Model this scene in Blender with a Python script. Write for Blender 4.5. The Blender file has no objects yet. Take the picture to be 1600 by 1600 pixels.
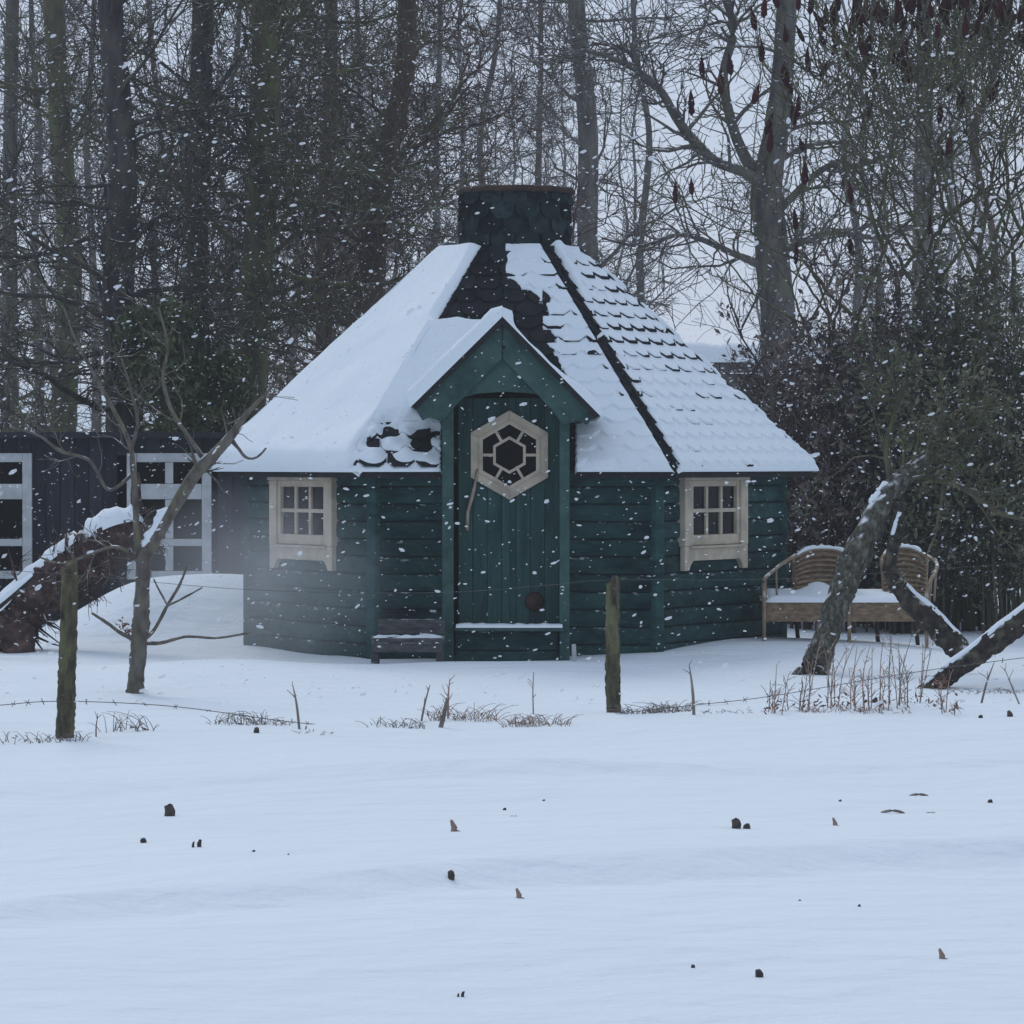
import bpy, math, random
import numpy as np
from mathutils import Vector, Matrix

# ------------------------------------------------------------------ camera, sky, sun, exposure
SC = bpy.context.scene
F, HZ, CH = 5940.0, 720.0, 1.43           # focal length in 1600-px units, horizon row, eye height
cam_d = bpy.data.cameras.new('camera'); cam = bpy.data.objects.new('camera', cam_d)
SC.collection.objects.link(cam); SC.camera = cam
cam_d.sensor_width = 36.0; cam_d.lens = 36.0 * F / 1600.0
cam_d.clip_start = 0.5; cam_d.clip_end = 1500.0
cam.location = (0, 0, CH)
cam.rotation_euler = (math.radians(90) - math.atan(80.0 / F), 0, 0)

SUN_EL, SUN_AZ = math.radians(44), math.radians(-20)      # high behind the hut, a little to the left, through cloud
w = bpy.data.worlds.new('World'); SC.world = w; w.use_nodes = True
nt = w.node_tree; nt.nodes.clear()
out = nt.nodes.new('ShaderNodeOutputWorld'); bg = nt.nodes.new('ShaderNodeBackground')
sky = nt.nodes.new('ShaderNodeTexSky'); sky.sky_type = 'NISHITA'; sky.sun_disc = False
sky.sun_elevation = SUN_EL; sky.sun_rotation = SUN_AZ
mx = nt.nodes.new('ShaderNodeMix'); mx.data_type = 'RGBA'; mx.inputs[0].default_value = 0.9   # closed cloud deck over the sky
mx.inputs[7].default_value = (5.25, 6.05, 7.65, 1)
nt.links.new(sky.outputs[0], mx.inputs[6]); nt.links.new(mx.outputs[2], bg.inputs[0])
bg.inputs[1].default_value = 0.1
nt.links.new(bg.outputs[0], out.inputs[0])
sl = bpy.data.lights.new('sun', 'SUN'); sl.energy = 0.95; sl.angle = math.radians(24); sl.color = (1.0, 0.97, 0.94)
so = bpy.data.objects.new('sun', sl); SC.collection.objects.link(so)
so.rotation_euler = (math.radians(90) - SUN_EL, 0, math.radians(180) - SUN_AZ)
SC.view_settings.view_transform = 'Standard'; SC.view_settings.look = 'None'
SC.view_settings.exposure = 0.0; SC.view_settings.gamma = 1.0; SC.view_settings.use_curve_mapping = False
SC.cycles.use_denoising = True
SC.cycles.max_bounces = 5; SC.cycles.diffuse_bounces = 3; SC.cycles.glossy_bounces = 2
SC.cycles.transmission_bounces = 2; SC.cycles.transparent_max_bounces = 24; SC.cycles.volume_bounces = 1
SC.render.film_transparent = False

# ------------------------------------------------------------------ helpers
RNG = np.random.default_rng(7)
rnd = random.Random(11)
COL = SC.collection
def at(px, py, d):                       # a point seen at a 1600-px image position, at distance d
    return Vector(((px - 800) * d / F, d, CH - (py - HZ) * d / F))
def proj(p):
    return 800 + p[0] * F / p[1], HZ - (p[2] - CH) * F / p[1]

def _hash(ix, iy, seed):
    h = (ix.astype(np.int64) * 374761393 + iy.astype(np.int64) * 668265263 + seed * 974634777) & 0x7fffffff
    h = ((h ^ (h >> 13)) * 1274126177) & 0x7fffffff
    h = (h ^ (h >> 16)) & 0xffff
    return h / 65535.0
def vn(x, y, seed=0):                    # value noise, 0..1
    x = np.asarray(x, float); y = np.asarray(y, float)
    ix = np.floor(x); iy = np.floor(y); fx = x - ix; fy = y - iy
    fx = fx * fx * (3 - 2 * fx); fy = fy * fy * (3 - 2 * fy)
    a = _hash(ix, iy, seed); b = _hash(ix + 1, iy, seed); c = _hash(ix, iy + 1, seed); d = _hash(ix + 1, iy + 1, seed)
    return (a * (1 - fx) + b * fx) * (1 - fy) + (c * (1 - fx) + d * fx) * fy
def fbm(x, y, seed=0, o=3):
    s = 0; a = 0.5; t = 0
    for i in range(o):
        s = s + a * vn(x * 2 ** i, y * 2 ** i, seed + i); t += a; a *= 0.5
    return s / t
def sm(a, b, x):
    t = np.clip((np.asarray(x, float) - a) / (b - a), 0, 1); return t * t * (3 - 2 * t)

def link(o, parent=None):
    COL.objects.link(o)
    if parent is not None: o.parent = parent
    return o
def tag(o, label=None, cat=None, group=None, kind=None):
    if label: o['label'] = label
    if cat: o['category'] = cat
    if group: o['group'] = group
    if kind: o['kind'] = kind
    return o
def thing(name, label, cat, loc=(0, 0, 0), rz=0, group=None):
    o = bpy.data.objects.new(name, None); o.empty_display_size = 0.1
    o.location = loc; o.rotation_euler = (0, 0, rz)
    link(o); return tag(o, label, cat, group)
def mesh_np(name, verts, quads=None, tris=None, smooth=False):
    me = bpy.data.meshes.new(name)
    verts = np.asarray(verts, np.float32)
    nq = 0 if quads is None else len(quads); ntr = 0 if tris is None else len(tris)
    me.vertices.add(len(verts)); me.vertices.foreach_set('co', verts.ravel())
    loops = []
    if nq: loops.append(np.asarray(quads, np.int32).ravel())
    if ntr: loops.append(np.asarray(tris, np.int32).ravel())
    loops = np.concatenate(loops)
    me.loops.add(len(loops)); me.loops.foreach_set('vertex_index', loops)
    me.polygons.add(nq + ntr)
    st = np.concatenate([np.arange(nq) * 4, nq * 4 + np.arange(ntr) * 3]).astype(np.int32)
    me.polygons.foreach_set('loop_start', st)
    if smooth: me.polygons.foreach_set('use_smooth', np.ones(nq + ntr, bool))
    me.update(calc_edges=True)
    return me
class MB:                                # small mesh builder
    def __init__(s): s.v = []; s.f = []
    def poly(s, pts, faces):
        n = len(s.v); s.v += [tuple(p) for p in pts]; s.f += [tuple(i + n for i in f) for f in faces]; return s
    def box(s, x0, x1, y0, y1, z0, z1):
        p = [(x, y, z) for z in (z0, z1) for y in (y0, y1) for x in (x0, x1)]
        return s.poly(p, [(0, 2, 3, 1), (4, 5, 7, 6), (0, 1, 5, 4), (2, 6, 7, 3), (0, 4, 6, 2), (1, 3, 7, 5)])
    def prism(s, pts2, y0, y1):          # outline in x,z extruded along y
        n = len(pts2)
        p = [(a, y0, b) for a, b in pts2] + [(a, y1, b) for a, b in pts2]
        fs = [tuple(range(n)), tuple(range(2 * n - 1, n - 1, -1))]
        fs += [(i, i + n, (i + 1) % n + n, (i + 1) % n) for i in range(n)]
        return s.poly(p, fs)
    def tube(s, pts, rad, n=8, cap=True):
        pts = [Vector(p) for p in pts]; k = len(pts)
        if not hasattr(rad, '__len__'): rad = [rad] * k
        base = len(s.v); up = Vector((0.13, 0.2, 1)).normalized()
        for i, p in enumerate(pts):
            t = (pts[min(i + 1, k - 1)] - pts[max(i - 1, 0)]).normalized()
            a = t.cross(up)
            if a.length < 1e-3: a = t.cross(Vector((1, 0, 0)))
            a.normalize(); b = t.cross(a)
            for j in range(n):
                th = 2 * math.pi * j / n
                s.v.append(tuple(p + (a * math.cos(th) + b * math.sin(th)) * rad[i]))
        for i in range(k - 1):
            for j in range(n):
                s.f.append((base + i * n + j, base + i * n + (j + 1) % n, base + (i + 1) * n + (j + 1) % n, base + (i + 1) * n + j))
        if cap:
            s.f.append(tuple(base + j for j in range(n))[::-1]); s.f.append(tuple(base + (k - 1) * n + j for j in range(n)))
        return s
    def mesh(s, name, smooth=False):
        me = bpy.data.meshes.new(name); me.from_pydata(s.v, [], s.f)
        if smooth: me.polygons.foreach_set('use_smooth', [True] * len(me.polygons))
        me.update(); return me
    def build(s, name, mat, parent=None, smooth=False, bevel=0, loc=None):
        me = s.mesh(name, smooth); me.materials.append(mat)
        o = link(bpy.data.objects.new(name, me), parent)
        if loc is not None: o.location = loc
        if bevel:
            b = o.modifiers.new('bevel', 'BEVEL'); b.width = bevel; b.segments = 2; b.limit_method = 'ANGLE'
        return o
def obj(name, me, mat=None, parent=None, mw=None):
    if mat is not None and not me.materials: me.materials.append(mat)
    o = link(bpy.data.objects.new(name, me), parent)
    if mw is not None: o.matrix_local = mw
    return o

# ------------------------------------------------------------------ materials
def mat(name, c1, c2=None, scale=6.0, rough=0.85, bump=0.0, bscale=40.0, stretch=(1, 1, 1), c3=None, rand=0.0, snow=0.0, detail=5.0, spec=0.25, snowlo=0.5):
    m = bpy.data.materials.new(name); m.use_nodes = True
    t = m.node_tree; b = t.nodes['Principled BSDF']
    b.inputs['Roughness'].default_value = rough; b.inputs['Specular IOR Level'].default_value = spec
    tc = t.nodes.new('ShaderNodeTexCoord'); mp = t.nodes.new('ShaderNodeMapping'); mp.inputs['Scale'].default_value = stretch
    t.links.new(tc.outputs['Object'], mp.inputs[0])
    if rand:
        oi0 = t.nodes.new('ShaderNodeObjectInfo'); vm = t.nodes.new('ShaderNodeVectorMath'); vm.operation = 'MULTIPLY_ADD'
        vm.inputs[1].default_value = (37.0, 53.0, 71.0); cx = t.nodes.new('ShaderNodeCombineXYZ')
        for i_ in range(3): t.links.new(oi0.outputs['Random'], cx.inputs[i_])
        t.links.new(cx.outputs[0], vm.inputs[0]); t.links.new(tc.outputs['Object'], vm.inputs[2]); t.links.new(vm.outputs[0], mp.inputs[0])
    def noise(sc, det=detail, off=0):
        n = t.nodes.new('ShaderNodeTexNoise'); n.inputs['Scale'].default_value = sc; n.inputs['Detail'].default_value = det
        n.noise_dimensions = '4D'; n.inputs['W'].default_value = off
        t.links.new(mp.outputs[0], n.inputs['Vector'])
        return n
    def mix(fac, a, bb):
        x = t.nodes.new('ShaderNodeMix'); x.data_type = 'RGBA'
        for s, v in ((0, fac), (6, a), (7, bb)):
            if hasattr(v, 'links'): t.links.new(v, x.inputs[s])
            elif isinstance(v, tuple): x.inputs[s].default_value = (*v, 1)
            else: x.inputs[s].default_value = v
        return x.outputs[2]
    def ramp(src, lo, hi):
        r = t.nodes.new('ShaderNodeMapRange'); r.inputs[1].default_value = lo; r.inputs[2].default_value = hi
        r.clamp = True; t.links.new(src, r.inputs[0]); return r.outputs[0]
    col = c1
    if c2: col = mix(ramp(noise(scale).outputs[0], 0.35, 0.65), c1, c2)
    if c3: col = mix(ramp(noise(scale * 0.6, off=3.7).outputs[0], 0.5, 0.68), col, c3)
    if rand:
        oi = t.nodes.new('ShaderNodeObjectInfo'); hs = t.nodes.new('ShaderNodeHueSaturation')
        t.links.new(ramp(oi.outputs['Random'], -1.0 / rand + 0.0, 1.0 / rand) if False else oi.outputs['Random'], hs.inputs['Value'])
        r = t.nodes.new('ShaderNodeMapRange'); r.inputs[3].default_value = 1 - rand; r.inputs[4].default_value = 1 + rand
        t.links.new(oi.outputs['Random'], r.inputs[0]); t.links.new(r.outputs[0], hs.inputs['Value'])
        if isinstance(col, tuple): hs.inputs['Color'].default_value = (*col, 1)
        else: t.links.new(col, hs.inputs['Color'])
        col = hs.outputs[0]
    if snow:                              # snow lodged on the upward sides
        g = t.nodes.new('ShaderNodeNewGeometry'); sx = t.nodes.new('ShaderNodeSeparateXYZ')
        t.links.new(g.outputs['Normal'], sx.inputs[0])
        up = ramp(sx.outputs[2], snowlo, snowlo + 0.25)
        nz = ramp(noise(14.0, off=9.1).outputs[0], 0.62 - 0.3 * snow, 0.72 - 0.3 * snow)
        mm = t.nodes.new('ShaderNodeMath'); mm.operation = 'MULTIPLY'
        t.links.new(up, mm.inputs[0]); t.links.new(nz, mm.inputs[1])
        col = mix(mm.outputs[0], col, (0.8, 0.82, 0.85))
    if isinstance(col, tuple): b.inputs['Base Color'].default_value = (*col, 1)
    else: t.links.new(col, b.inputs['Base Color'])
    if bump:
        bn = t.nodes.new('ShaderNodeBump'); bn.inputs['Strength'].default_value = bump; bn.inputs['Distance'].default_value = 0.02
        t.links.new(noise(bscale, off=5.0).outputs[0], bn.inputs['Height']); t.links.new(bn.outputs[0], b.inputs['Normal'])
    return m
def snow_mat(name, bump=0.35, scale=9.0, stretch=(1, 1, 1), dist=0.02):
    m = bpy.data.materials.new(name); m.use_nodes = True
    t = m.node_tree; b = t.nodes['Principled BSDF']
    b.inputs['Roughness'].default_value = 0.75; b.inputs['Specular IOR Level'].default_value = 0.15
    tc = t.nodes.new('ShaderNodeTexCoord'); mp = t.nodes.new('ShaderNodeMapping'); mp.inputs['Scale'].default_value = stretch
    t.links.new(tc.outputs['Object'], mp.inputs[0])
    n = t.nodes.new('ShaderNodeTexNoise'); n.inputs['Scale'].default_value = scale; n.inputs['Detail'].default_value = 6
    n2 = t.nodes.new('ShaderNodeTexNoise'); n2.inputs['Scale'].default_value = scale * 0.13; n2.inputs['Detail'].default_value = 3
    for k in (n, n2): t.links.new(mp.outputs[0], k.inputs['Vector'])
    r = t.nodes.new('ShaderNodeMix'); r.data_type = 'RGBA'
    r.inputs[6].default_value = (0.73, 0.81, 0.865, 1); r.inputs[7].default_value = (0.80, 0.865, 0.90, 1)
    n3 = t.nodes.new('ShaderNodeTexNoise'); n3.inputs['Scale'].default_value = 55.0; n3.inputs['Detail'].default_value = 3; t.links.new(tc.outputs['Object'], n3.inputs['Vector'])
    t.links.new(n2.outputs[0], r.inputs[0])
    g3 = t.nodes.new('ShaderNodeMix'); g3.data_type = 'RGBA'; g3.blend_type = 'MULTIPLY'; g3.inputs[0].default_value = 1.0
    mr = t.nodes.new('ShaderNodeMapRange'); mr.inputs[1].default_value = .3; mr.inputs[2].default_value = .7; mr.inputs[3].default_value = .955; mr.inputs[4].default_value = 1.0
    t.links.new(n3.outputs[0], mr.inputs[0]); t.links.new(r.outputs[2], g3.inputs[6]); t.links.new(mr.outputs[0], g3.inputs[7]); t.links.new(g3.outputs[2], b.inputs['Base Color'])
    bn = t.nodes.new('ShaderNodeBump'); bn.inputs['Strength'].default_value = bump; bn.inputs['Distance'].default_value = dist
    t.links.new(n.outputs[0], bn.inputs['Height']); t.links.new(bn.outputs[0], b.inputs['Normal'])
    return m
def glass_mat():
    m = bpy.data.materials.new('window_glass'); m.use_nodes = True
    t = m.node_tree; t.nodes.clear()
    o = t.nodes.new('ShaderNodeOutputMaterial'); mixs = t.nodes.new('ShaderNodeMixShader')
    fr = t.nodes.new('ShaderNodeFresnel'); fr.inputs[0].default_value = 1.16
    tr = t.nodes.new('ShaderNodeBsdfTransparent'); tr.inputs[0].default_value = (0.5, 0.46, 0.5, 1)
    gl = t.nodes.new('ShaderNodeBsdfGlossy'); gl.inputs['Roughness'].default_value = 0.06
    t.links.new(fr.outputs[0], mixs.inputs[0]); t.links.new(tr.outputs[0], mixs.inputs[1]); t.links.new(gl.outputs[0], mixs.inputs[2])
    t.links.new(mixs.outputs[0], o.inputs[0]); return m

M = {}
M['snow'] = snow_mat('field_snow', 0.9, 3.2, (0.8, 1.25, 1), 0.06)
M['rsnow'] = snow_mat('roof_snow', 0.18, 8.0)
M['green'] = mat('green_stained_wood', (0.014, 0.046, 0.045), (0.026, 0.076, 0.069), 7, 0.75, 0.8, 26, (1, 1, 2.4), (0.009, 0.025, 0.029), rand=0.25, snow=0.12, snowlo=0.2, spec=0.12)
M['green_door'] = mat('green_door_paint', (0.024, 0.070, 0.064), (0.036, 0.092, 0.082), 5, 0.7, 0.6, 40, (3, 3, 0.6), (0.015, 0.044, 0.043), rand=0.12, spec=0.12)
M['green_trim'] = mat('green_trim_paint', (0.036, 0.084, 0.076), (0.056, 0.112, 0.098), 9, 0.75, 0.6, 30, (1, 1, 1), (0.022, 0.054, 0.052), rand=0.08, spec=0.1)
M['cream'] = mat('cream_paint', (0.54, 0.47, 0.36), (0.45, 0.385, 0.295), 9, 0.65, 0.3, 50, (1, 1, 1), (0.35, 0.305, 0.24))
M['shingle'] = mat('dark_shingle', (0.014, 0.018, 0.022), (0.030, 0.024, 0.028), 9, 0.95, 0.6, 60, c3=(0.012, 0.026, 0.026), rand=0.4, spec=0.04)
M['hood'] = mat('hood_shingle', (0.012, 0.021, 0.023), (0.026, 0.038, 0.038), 14, 0.95, 0.6, 60, c3=(0.007, 0.009, 0.012), rand=0.5, spec=0.05)
M['rust'] = mat('rusty_rim', (0.020, 0.018, 0.018), (0.06, 0.034, 0.024), 12, 0.8, 0.3, 60)
M['dark'] = mat('dark_interior_board', (0.020, 0.022, 0.022), (0.03, 0.026, 0.022), 6, 0.9)
M['edge'] = mat('dark_eave_board', (0.012, 0.016, 0.018), (0.026, 0.024, 0.026), 8, 0.85, 0.4, 40)
M['glass'] = glass_mat()
M['cloth_reflection'] = mat('pale_curtain_reflection', (0.42, 0.33, 0.36), (0.30, 0.2, 0.24), 20, 0.9)  # also colours the painted reflection in the right window
M['stick'] = mat('peeled_branch', (0.44, 0.36, 0.30), (0.3, 0.23, 0.19), 16, 0.8, 0.3, 40)
M['rusty_brown'] = mat('rust_brown', (0.055, 0.030, 0.024), (0.028, 0.018, 0.018), 16, 0.85, 0.3, 60)
M['grey_wood'] = mat('weathered_grey_wood', (0.10, 0.10, 0.10), (0.045, 0.047, 0.05), 10, 0.9, 0.5, 40, (1, 4, 4), snow=0.5)
M['shed'] = mat('black_stained_board', (0.014, 0.017, 0.024), (0.024, 0.027, 0.034), 5, 0.8, 0.4, 30, (4, 4, 0.5), rand=0.35)
M['white'] = mat('white_window_paint', (0.50, 0.52, 0.52), (0.38, 0.40, 0.40), 9, 0.7, 0.2, 40)
M['post'] = mat('mossy_post_wood', (0.12, 0.11, 0.062), (0.034, 0.031, 0.024), 30, 0.95, 1.0, 70, (1, 1, 0.3), (0.15, 0.145, 0.08), snow=0.35)
M['wire'] = mat('old_fence_wire', (0.13, 0.125, 0.12), (0.07, 0.062, 0.055), 30, 0.6)
M['bark'] = mat('grey_bark', (0.15, 0.14, 0.13), (0.066, 0.06, 0.06), 11, 0.95, 1.0, 24, (1, 1, 0.35), (0.13, 0.135, 0.09), snow=0.25)
M['bark_dark'] = mat('dark_bark', (0.085, 0.078, 0.070), (0.034, 0.032, 0.034), 11, 0.95, 1.0, 24, (1, 1, 0.35), (0.095, 0.095, 0.056), snow=0.25)
M['bark_moss'] = mat('mossy_bark', (0.125, 0.115, 0.072), (0.056, 0.049, 0.038), 8, 0.95, 1.0, 24, (1, 1, 0.45), (0.115, 0.14, 0.058), snow=0.25)
M['bark_red'] = mat('reddish_bark', (0.115, 0.080, 0.068), (0.055, 0.040, 0.038), 10, 0.95, 1.0, 24, (1, 1, 0.4), snow=0.2)
M['bark_far'] = mat('pale_far_bark', (0.125, 0.12, 0.115), (0.075, 0.072, 0.072), 8, 0.95, 0.6, 24, (1, 1, 0.4), (0.115, 0.12, 0.09), snow=0.2)
M['lichen'] = mat('lichen_bark', (0.11, 0.105, 0.075), (0.036, 0.033, 0.028), 46, 0.95, 1.0, 70, (1, 1, 0.6), (0.20, 0.21, 0.185), snow=0.3, snowlo=0.25)
M['fruit_bark'] = mat('fruit_tree_bark', (0.17, 0.155, 0.135), (0.075, 0.062, 0.054), 20, 0.95, 1.0, 40, (1, 1, 0.5), (0.15, 0.145, 0.085), snow=0.35)
M['log'] = mat('rust_brown_log', (0.085, 0.052, 0.046), (0.030, 0.020, 0.021), 20, 0.95, 1.0, 40, (1, 1, 1), (0.14, 0.09, 0.075), snow=0.4)
M['darklog'] = mat('wet_dark_log', (0.055, 0.045, 0.038), (0.018, 0.016, 0.016), 26, 0.9, 1.0, 50, (1, 1, 1), (0.11, 0.105, 0.07), snow=0.35)
M['wicker'] = mat('aged_wicker', (0.31, 0.22, 0.14), (0.17, 0.12, 0.08), 18, 0.9, 0.9, 60, (1, 1, 3), (0.38, 0.28, 0.185))
M['cane'] = mat('bleached_cane', (0.30, 0.235, 0.16), (0.20, 0.15, 0.10), 20, 0.7, 0.3, 60, snow=0.4)
M['cone'] = mat('sumac_fruit_red', (0.075, 0.012, 0.018), (0.03, 0.009, 0.013), 60, 0.95, 1.0, 120, rand=0.35)
M['needle'] = mat('dark_evergreen_leaf', (0.075, 0.105, 0.050), (0.12, 0.14, 0.066), 6, 0.8)
M['shrubleaf'] = mat('withered_leaf', (0.16, 0.122, 0.12), (0.066, 0.056, 0.062), 9, 0.85, c3=(0.24, 0.185, 0.155))
M['mossleaf'] = mat('dull_green_leaf', (0.12, 0.13, 0.07), (0.058, 0.066, 0.042), 9, 0.85, c3=(0.19, 0.185, 0.12))
M['straw'] = mat('dry_stalk', (0.40, 0.29, 0.23), (0.24, 0.165, 0.135), 10, 0.9)
M['straw_grey'] = mat('grey_dry_stem', (0.27, 0.235, 0.205), (0.15, 0.125, 0.115), 10, 0.9)
M['red_leaf'] = mat('dead_brown_leaf', (0.22, 0.115, 0.085), (0.12, 0.065, 0.052), 8, 0.9)
M['stub'] = mat('field_stubble', (0.11, 0.09, 0.075), (0.045, 0.042, 0.042), 60, 0.9)
M['stone'] = mat('field_stone', (0.10, 0.095, 0.095), (0.05, 0.048, 0.05), 4, 0.9, 0.6, 12)
M['flake'] = mat('falling_snow', (0.82, 0.85, 0.88), rough=0.8)
M['fleck'] = M['flake']; M['flake'] = M['flake'].copy(); _t = M['flake'].node_tree; _o = [n for n in _t.nodes if n.type == 'OUTPUT_MATERIAL'][0]
_mx = _t.nodes.new('ShaderNodeMixShader'); _mx.inputs[0].default_value = .62; _tr = _t.nodes.new('ShaderNodeBsdfTransparent')
_t.links.new(_tr.outputs[0], _mx.inputs[1]); _t.links.new(_t.nodes['Principled BSDF'].outputs[0], _mx.inputs[2]); _t.links.new(_mx.outputs[0], _o.inputs[0])

# ------------------------------------------------------------------ ground
HX, HY = (805 - 800) * 28.76 / F, 28.76           # hut centre
def ground_z(x, y):
    x = np.asarray(x, float); y = np.asarray(y, float)
    fld = sm(60, 45, y) if False else 1 - sm(34, 44, y)
    z = 0.16 * (fbm(x * 0.25 + 3, y * 0.13 + 5, 3) - 0.5) * fld
    z = z + 0.11 * (fbm(x * 0.55, y * 0.42 + .25 * x, 9) - 0.5) * fld + 0.020 * (fbm(x * .9, y * 1.7 - .5 * x, 19) - 0.5) * fld
    # low drift running across the near field
    ln = y - (12.0 + 0.50 * (x + 1.6) + 0.5 * (fbm(x * .8, y * 0 + 2, 4) - .5)); wgt = sm(-2.6, -1.2, x) * (1 - sm(2.0, 4.5, x))
    z = z + wgt * (0.085 * sm(-.12, .16, ln) * np.exp(-np.maximum(ln, 0) / 2.2))
    ln2 = y - (17.2 + 0.25 * x + 0.7 * (fbm(x * .7 + 9, y * 0 + 5, 6) - .5)); z = z + 0.08 * sm(-.12, .2, ln2) * np.exp(-np.maximum(ln2, 0) / 1.4) * vn(x * .6 + 3, y * 0, 8)
    z = z + 0.10 * np.exp(-(((x - 1.45) / 1.0) ** 2 + ((y - 27.6) / 1.1) ** 2))            # bank right of the door
    z = z + 0.055 * np.exp(-(((x - 2.45) / .9) ** 2 + ((y - 28.0) / 1.0) ** 2))
    z = z - 0.03 * np.exp(-(((x + 0.6) / 0.8) ** 2 + ((y - 26.6) / 0.35) ** 2))
    d1 = ((x + 2.55) / 1.05) ** 2 + ((y - 31.0) / 1.05) ** 2
    z = z + 0.47 * np.exp(-d1 ** 1.6)                                                     # drift before the shed
    d2 = ((x + 3.15) / 0.5) ** 2 + ((y - 29.9) / 0.6) ** 2
    z = z + 0.16 * np.exp(-d2 ** 1.4)
    z = z + 0.05 * np.exp(-(((y - 21.0 - 0.07 * x) / 0.9) ** 2)) * (0.3 + vn(x * 1.3, y * 0.6, 21))    # verge along the fence
    z = z + 0.06 * sm(22.2, 25.5, y) * fbm(x * 0.5, y * 0.5, 31) * (1 - sm(26.0, 26.6, y))
    z = z + 3.3 * sm(46, 105, y) + 1.2 * (fbm(x * 0.03, y * 0.03, 5) - 0.5) * sm(50, 90, y)
    return z
def gz(x, y): return float(ground_z(np.array([x]), np.array([y]))[0])
xs = np.unique(np.concatenate([np.linspace(-250, -40, 16), np.linspace(-40, -7, 34), np.arange(-7, 7.001, 0.1), np.linspace(7, 40, 34), np.linspace(40, 250, 16)]))
ys = np.unique(np.concatenate([np.linspace(-60, 8, 30), np.arange(8, 34, 0.1), np.linspace(34, 60, 60), np.linspace(60, 300, 60)]))
gx, gy = np.meshgrid(xs, ys); gzv = ground_z(gx, gy)
nx, ny = len(xs), len(ys)
ii = (np.arange(ny - 1)[:, None] * nx + np.arange(nx - 1)[None, :]).ravel()
g = mesh_np('ground', np.stack([gx.ravel(), gy.ravel(), gzv.ravel()], 1), np.stack([ii, ii + 1, ii + nx + 1, ii + nx], 1), smooth=True)
tag(obj('ground', g, M['snow']), 'snow covered field and garden ground', kind='structure')

def snow_strip(root, p, r, org, a, b, h, wf=.75, seed=1, name='snow_cover'):   # snow lying along the top of a branch
    n = 24; idx = np.linspace(a * (len(p) - 1), b * (len(p) - 1), n); i = np.clip(idx.astype(int), 0, len(p) - 2); f = (idx - i)[:, None]
    c = p[i] * (1 - f) + p[i + 1] * f; rr = r[i]
    dv = p[np.clip(i + 1, 0, len(p) - 1)] - p[i]; dv /= np.linalg.norm(dv, axis=1, keepdims=True)
    side = np.cross(dv, np.array([0, 0, 1.0])); side /= np.linalg.norm(side, axis=1, keepdims=True) + 1e-9
    up = np.cross(side, dv)
    V = []; m = 7
    for j in range(n):
        e = math.sqrt(max(0, min(1, min(j, n - 1 - j) / 3.0))); nz = .6 + .8 * vn(np.array([j * .6]), np.array([seed * 1.0]), 5)[0]
        for s in range(m):
            th = (s / (m - 1) - .5) * 2.0 * wf * math.pi / 2; rim = math.cos(th / (wf * math.pi / 2 + .01) * math.pi / 2)
            V.append(c[j] + (side[j] * math.sin(th) + up[j] * math.cos(th)) * (rr[j] * 1.03 - .004 + h * e * nz * rim))
    F_ = [(j * m + s, (j + 1) * m + s, (j + 1) * m + s + 1, j * m + s + 1) for j in range(n - 1) for s in range(m - 1)]
    return obj(name, mesh_np(name, np.array(V) - org, F_, smooth=True), M['rsnow'], root)
# ------------------------------------------------------------------ the hut
hut = thing('grill_hut', 'dark green six sided wooden grill hut under a snow covered roof', 'hut', (HX, HY, 0))
SW, SR, ST = 2.034, 2.261, 0.47                   # side lengths: wall, eave, roof top
AW, AE, AT = SW * .8660254, SR * .8660254, ST * .8660254
ZE, ZT, ZW = 1.385, 3.03, 1.375
def face_axes(k):                                 # k=0 faces the camera, then counter-clockwise seen from above
    a = math.radians(-90 + 60 * k)
    n = Vector((math.cos(a), math.sin(a), 0)); t = Vector((-math.sin(a), math.cos(a), 0))
    return n, t
def wall_mat(k):                                  # local x along wall, y inward, z up, origin on the wall's outer face
    n, t = face_axes(k)
    m = Matrix(((t.x, -n.x, 0, n.x * AW), (t.y, -n.y, 0, n.y * AW), (t.z, -n.z, 1, 0), (0, 0, 0, 1)))
    return m
NROW = 11; RH = (ZW - 0.0) / NROW
DXC = -0.045                                       # door centre, relative to hut centre
WIN = {1: (-0.22, 0.40, 0.875, 1.305), 5: (0.0, 0.40, 0.87, 1.30)}    # centre u, half width of opening, z0, z1
_pl = {}
def plank_mesh(L):
    key = round(L, 3)
    if key in _pl: return _pl[key]
    h = RH; prof = [(0.012, 0.0), (-0.010, 0.004), (-0.017, 0.014), (-0.020, h * .5), (-0.016, h - .016), (-0.009, h - .006), (0.012, h - .003)]
    b = MB(); n = len(prof); segs = max(2, int(L / 0.35) + 1)
    for i in range(segs + 1):
        x = -L / 2 + L * i / segs; j = rnd.uniform(-.003, .003); jz = rnd.uniform(-.003, .003)
        b.v += [(x, y + (j if 0 < q < n - 1 else 0), z + jz) for q, (y, z) in enumerate(prof)]
    for i in range(segs):
        for q in range(n - 1):
            b.f.append((i * n + q, (i + 1) * n + q, (i + 1) * n + q + 1, i * n + q + 1))
    b.f.append(tuple(range(n))[::-1]); b.f.append(tuple(segs * n + q for q in range(n)))
    me = b.mesh('plank', True); me.materials.append(M['green']); _pl[key] = me
    return me
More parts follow.
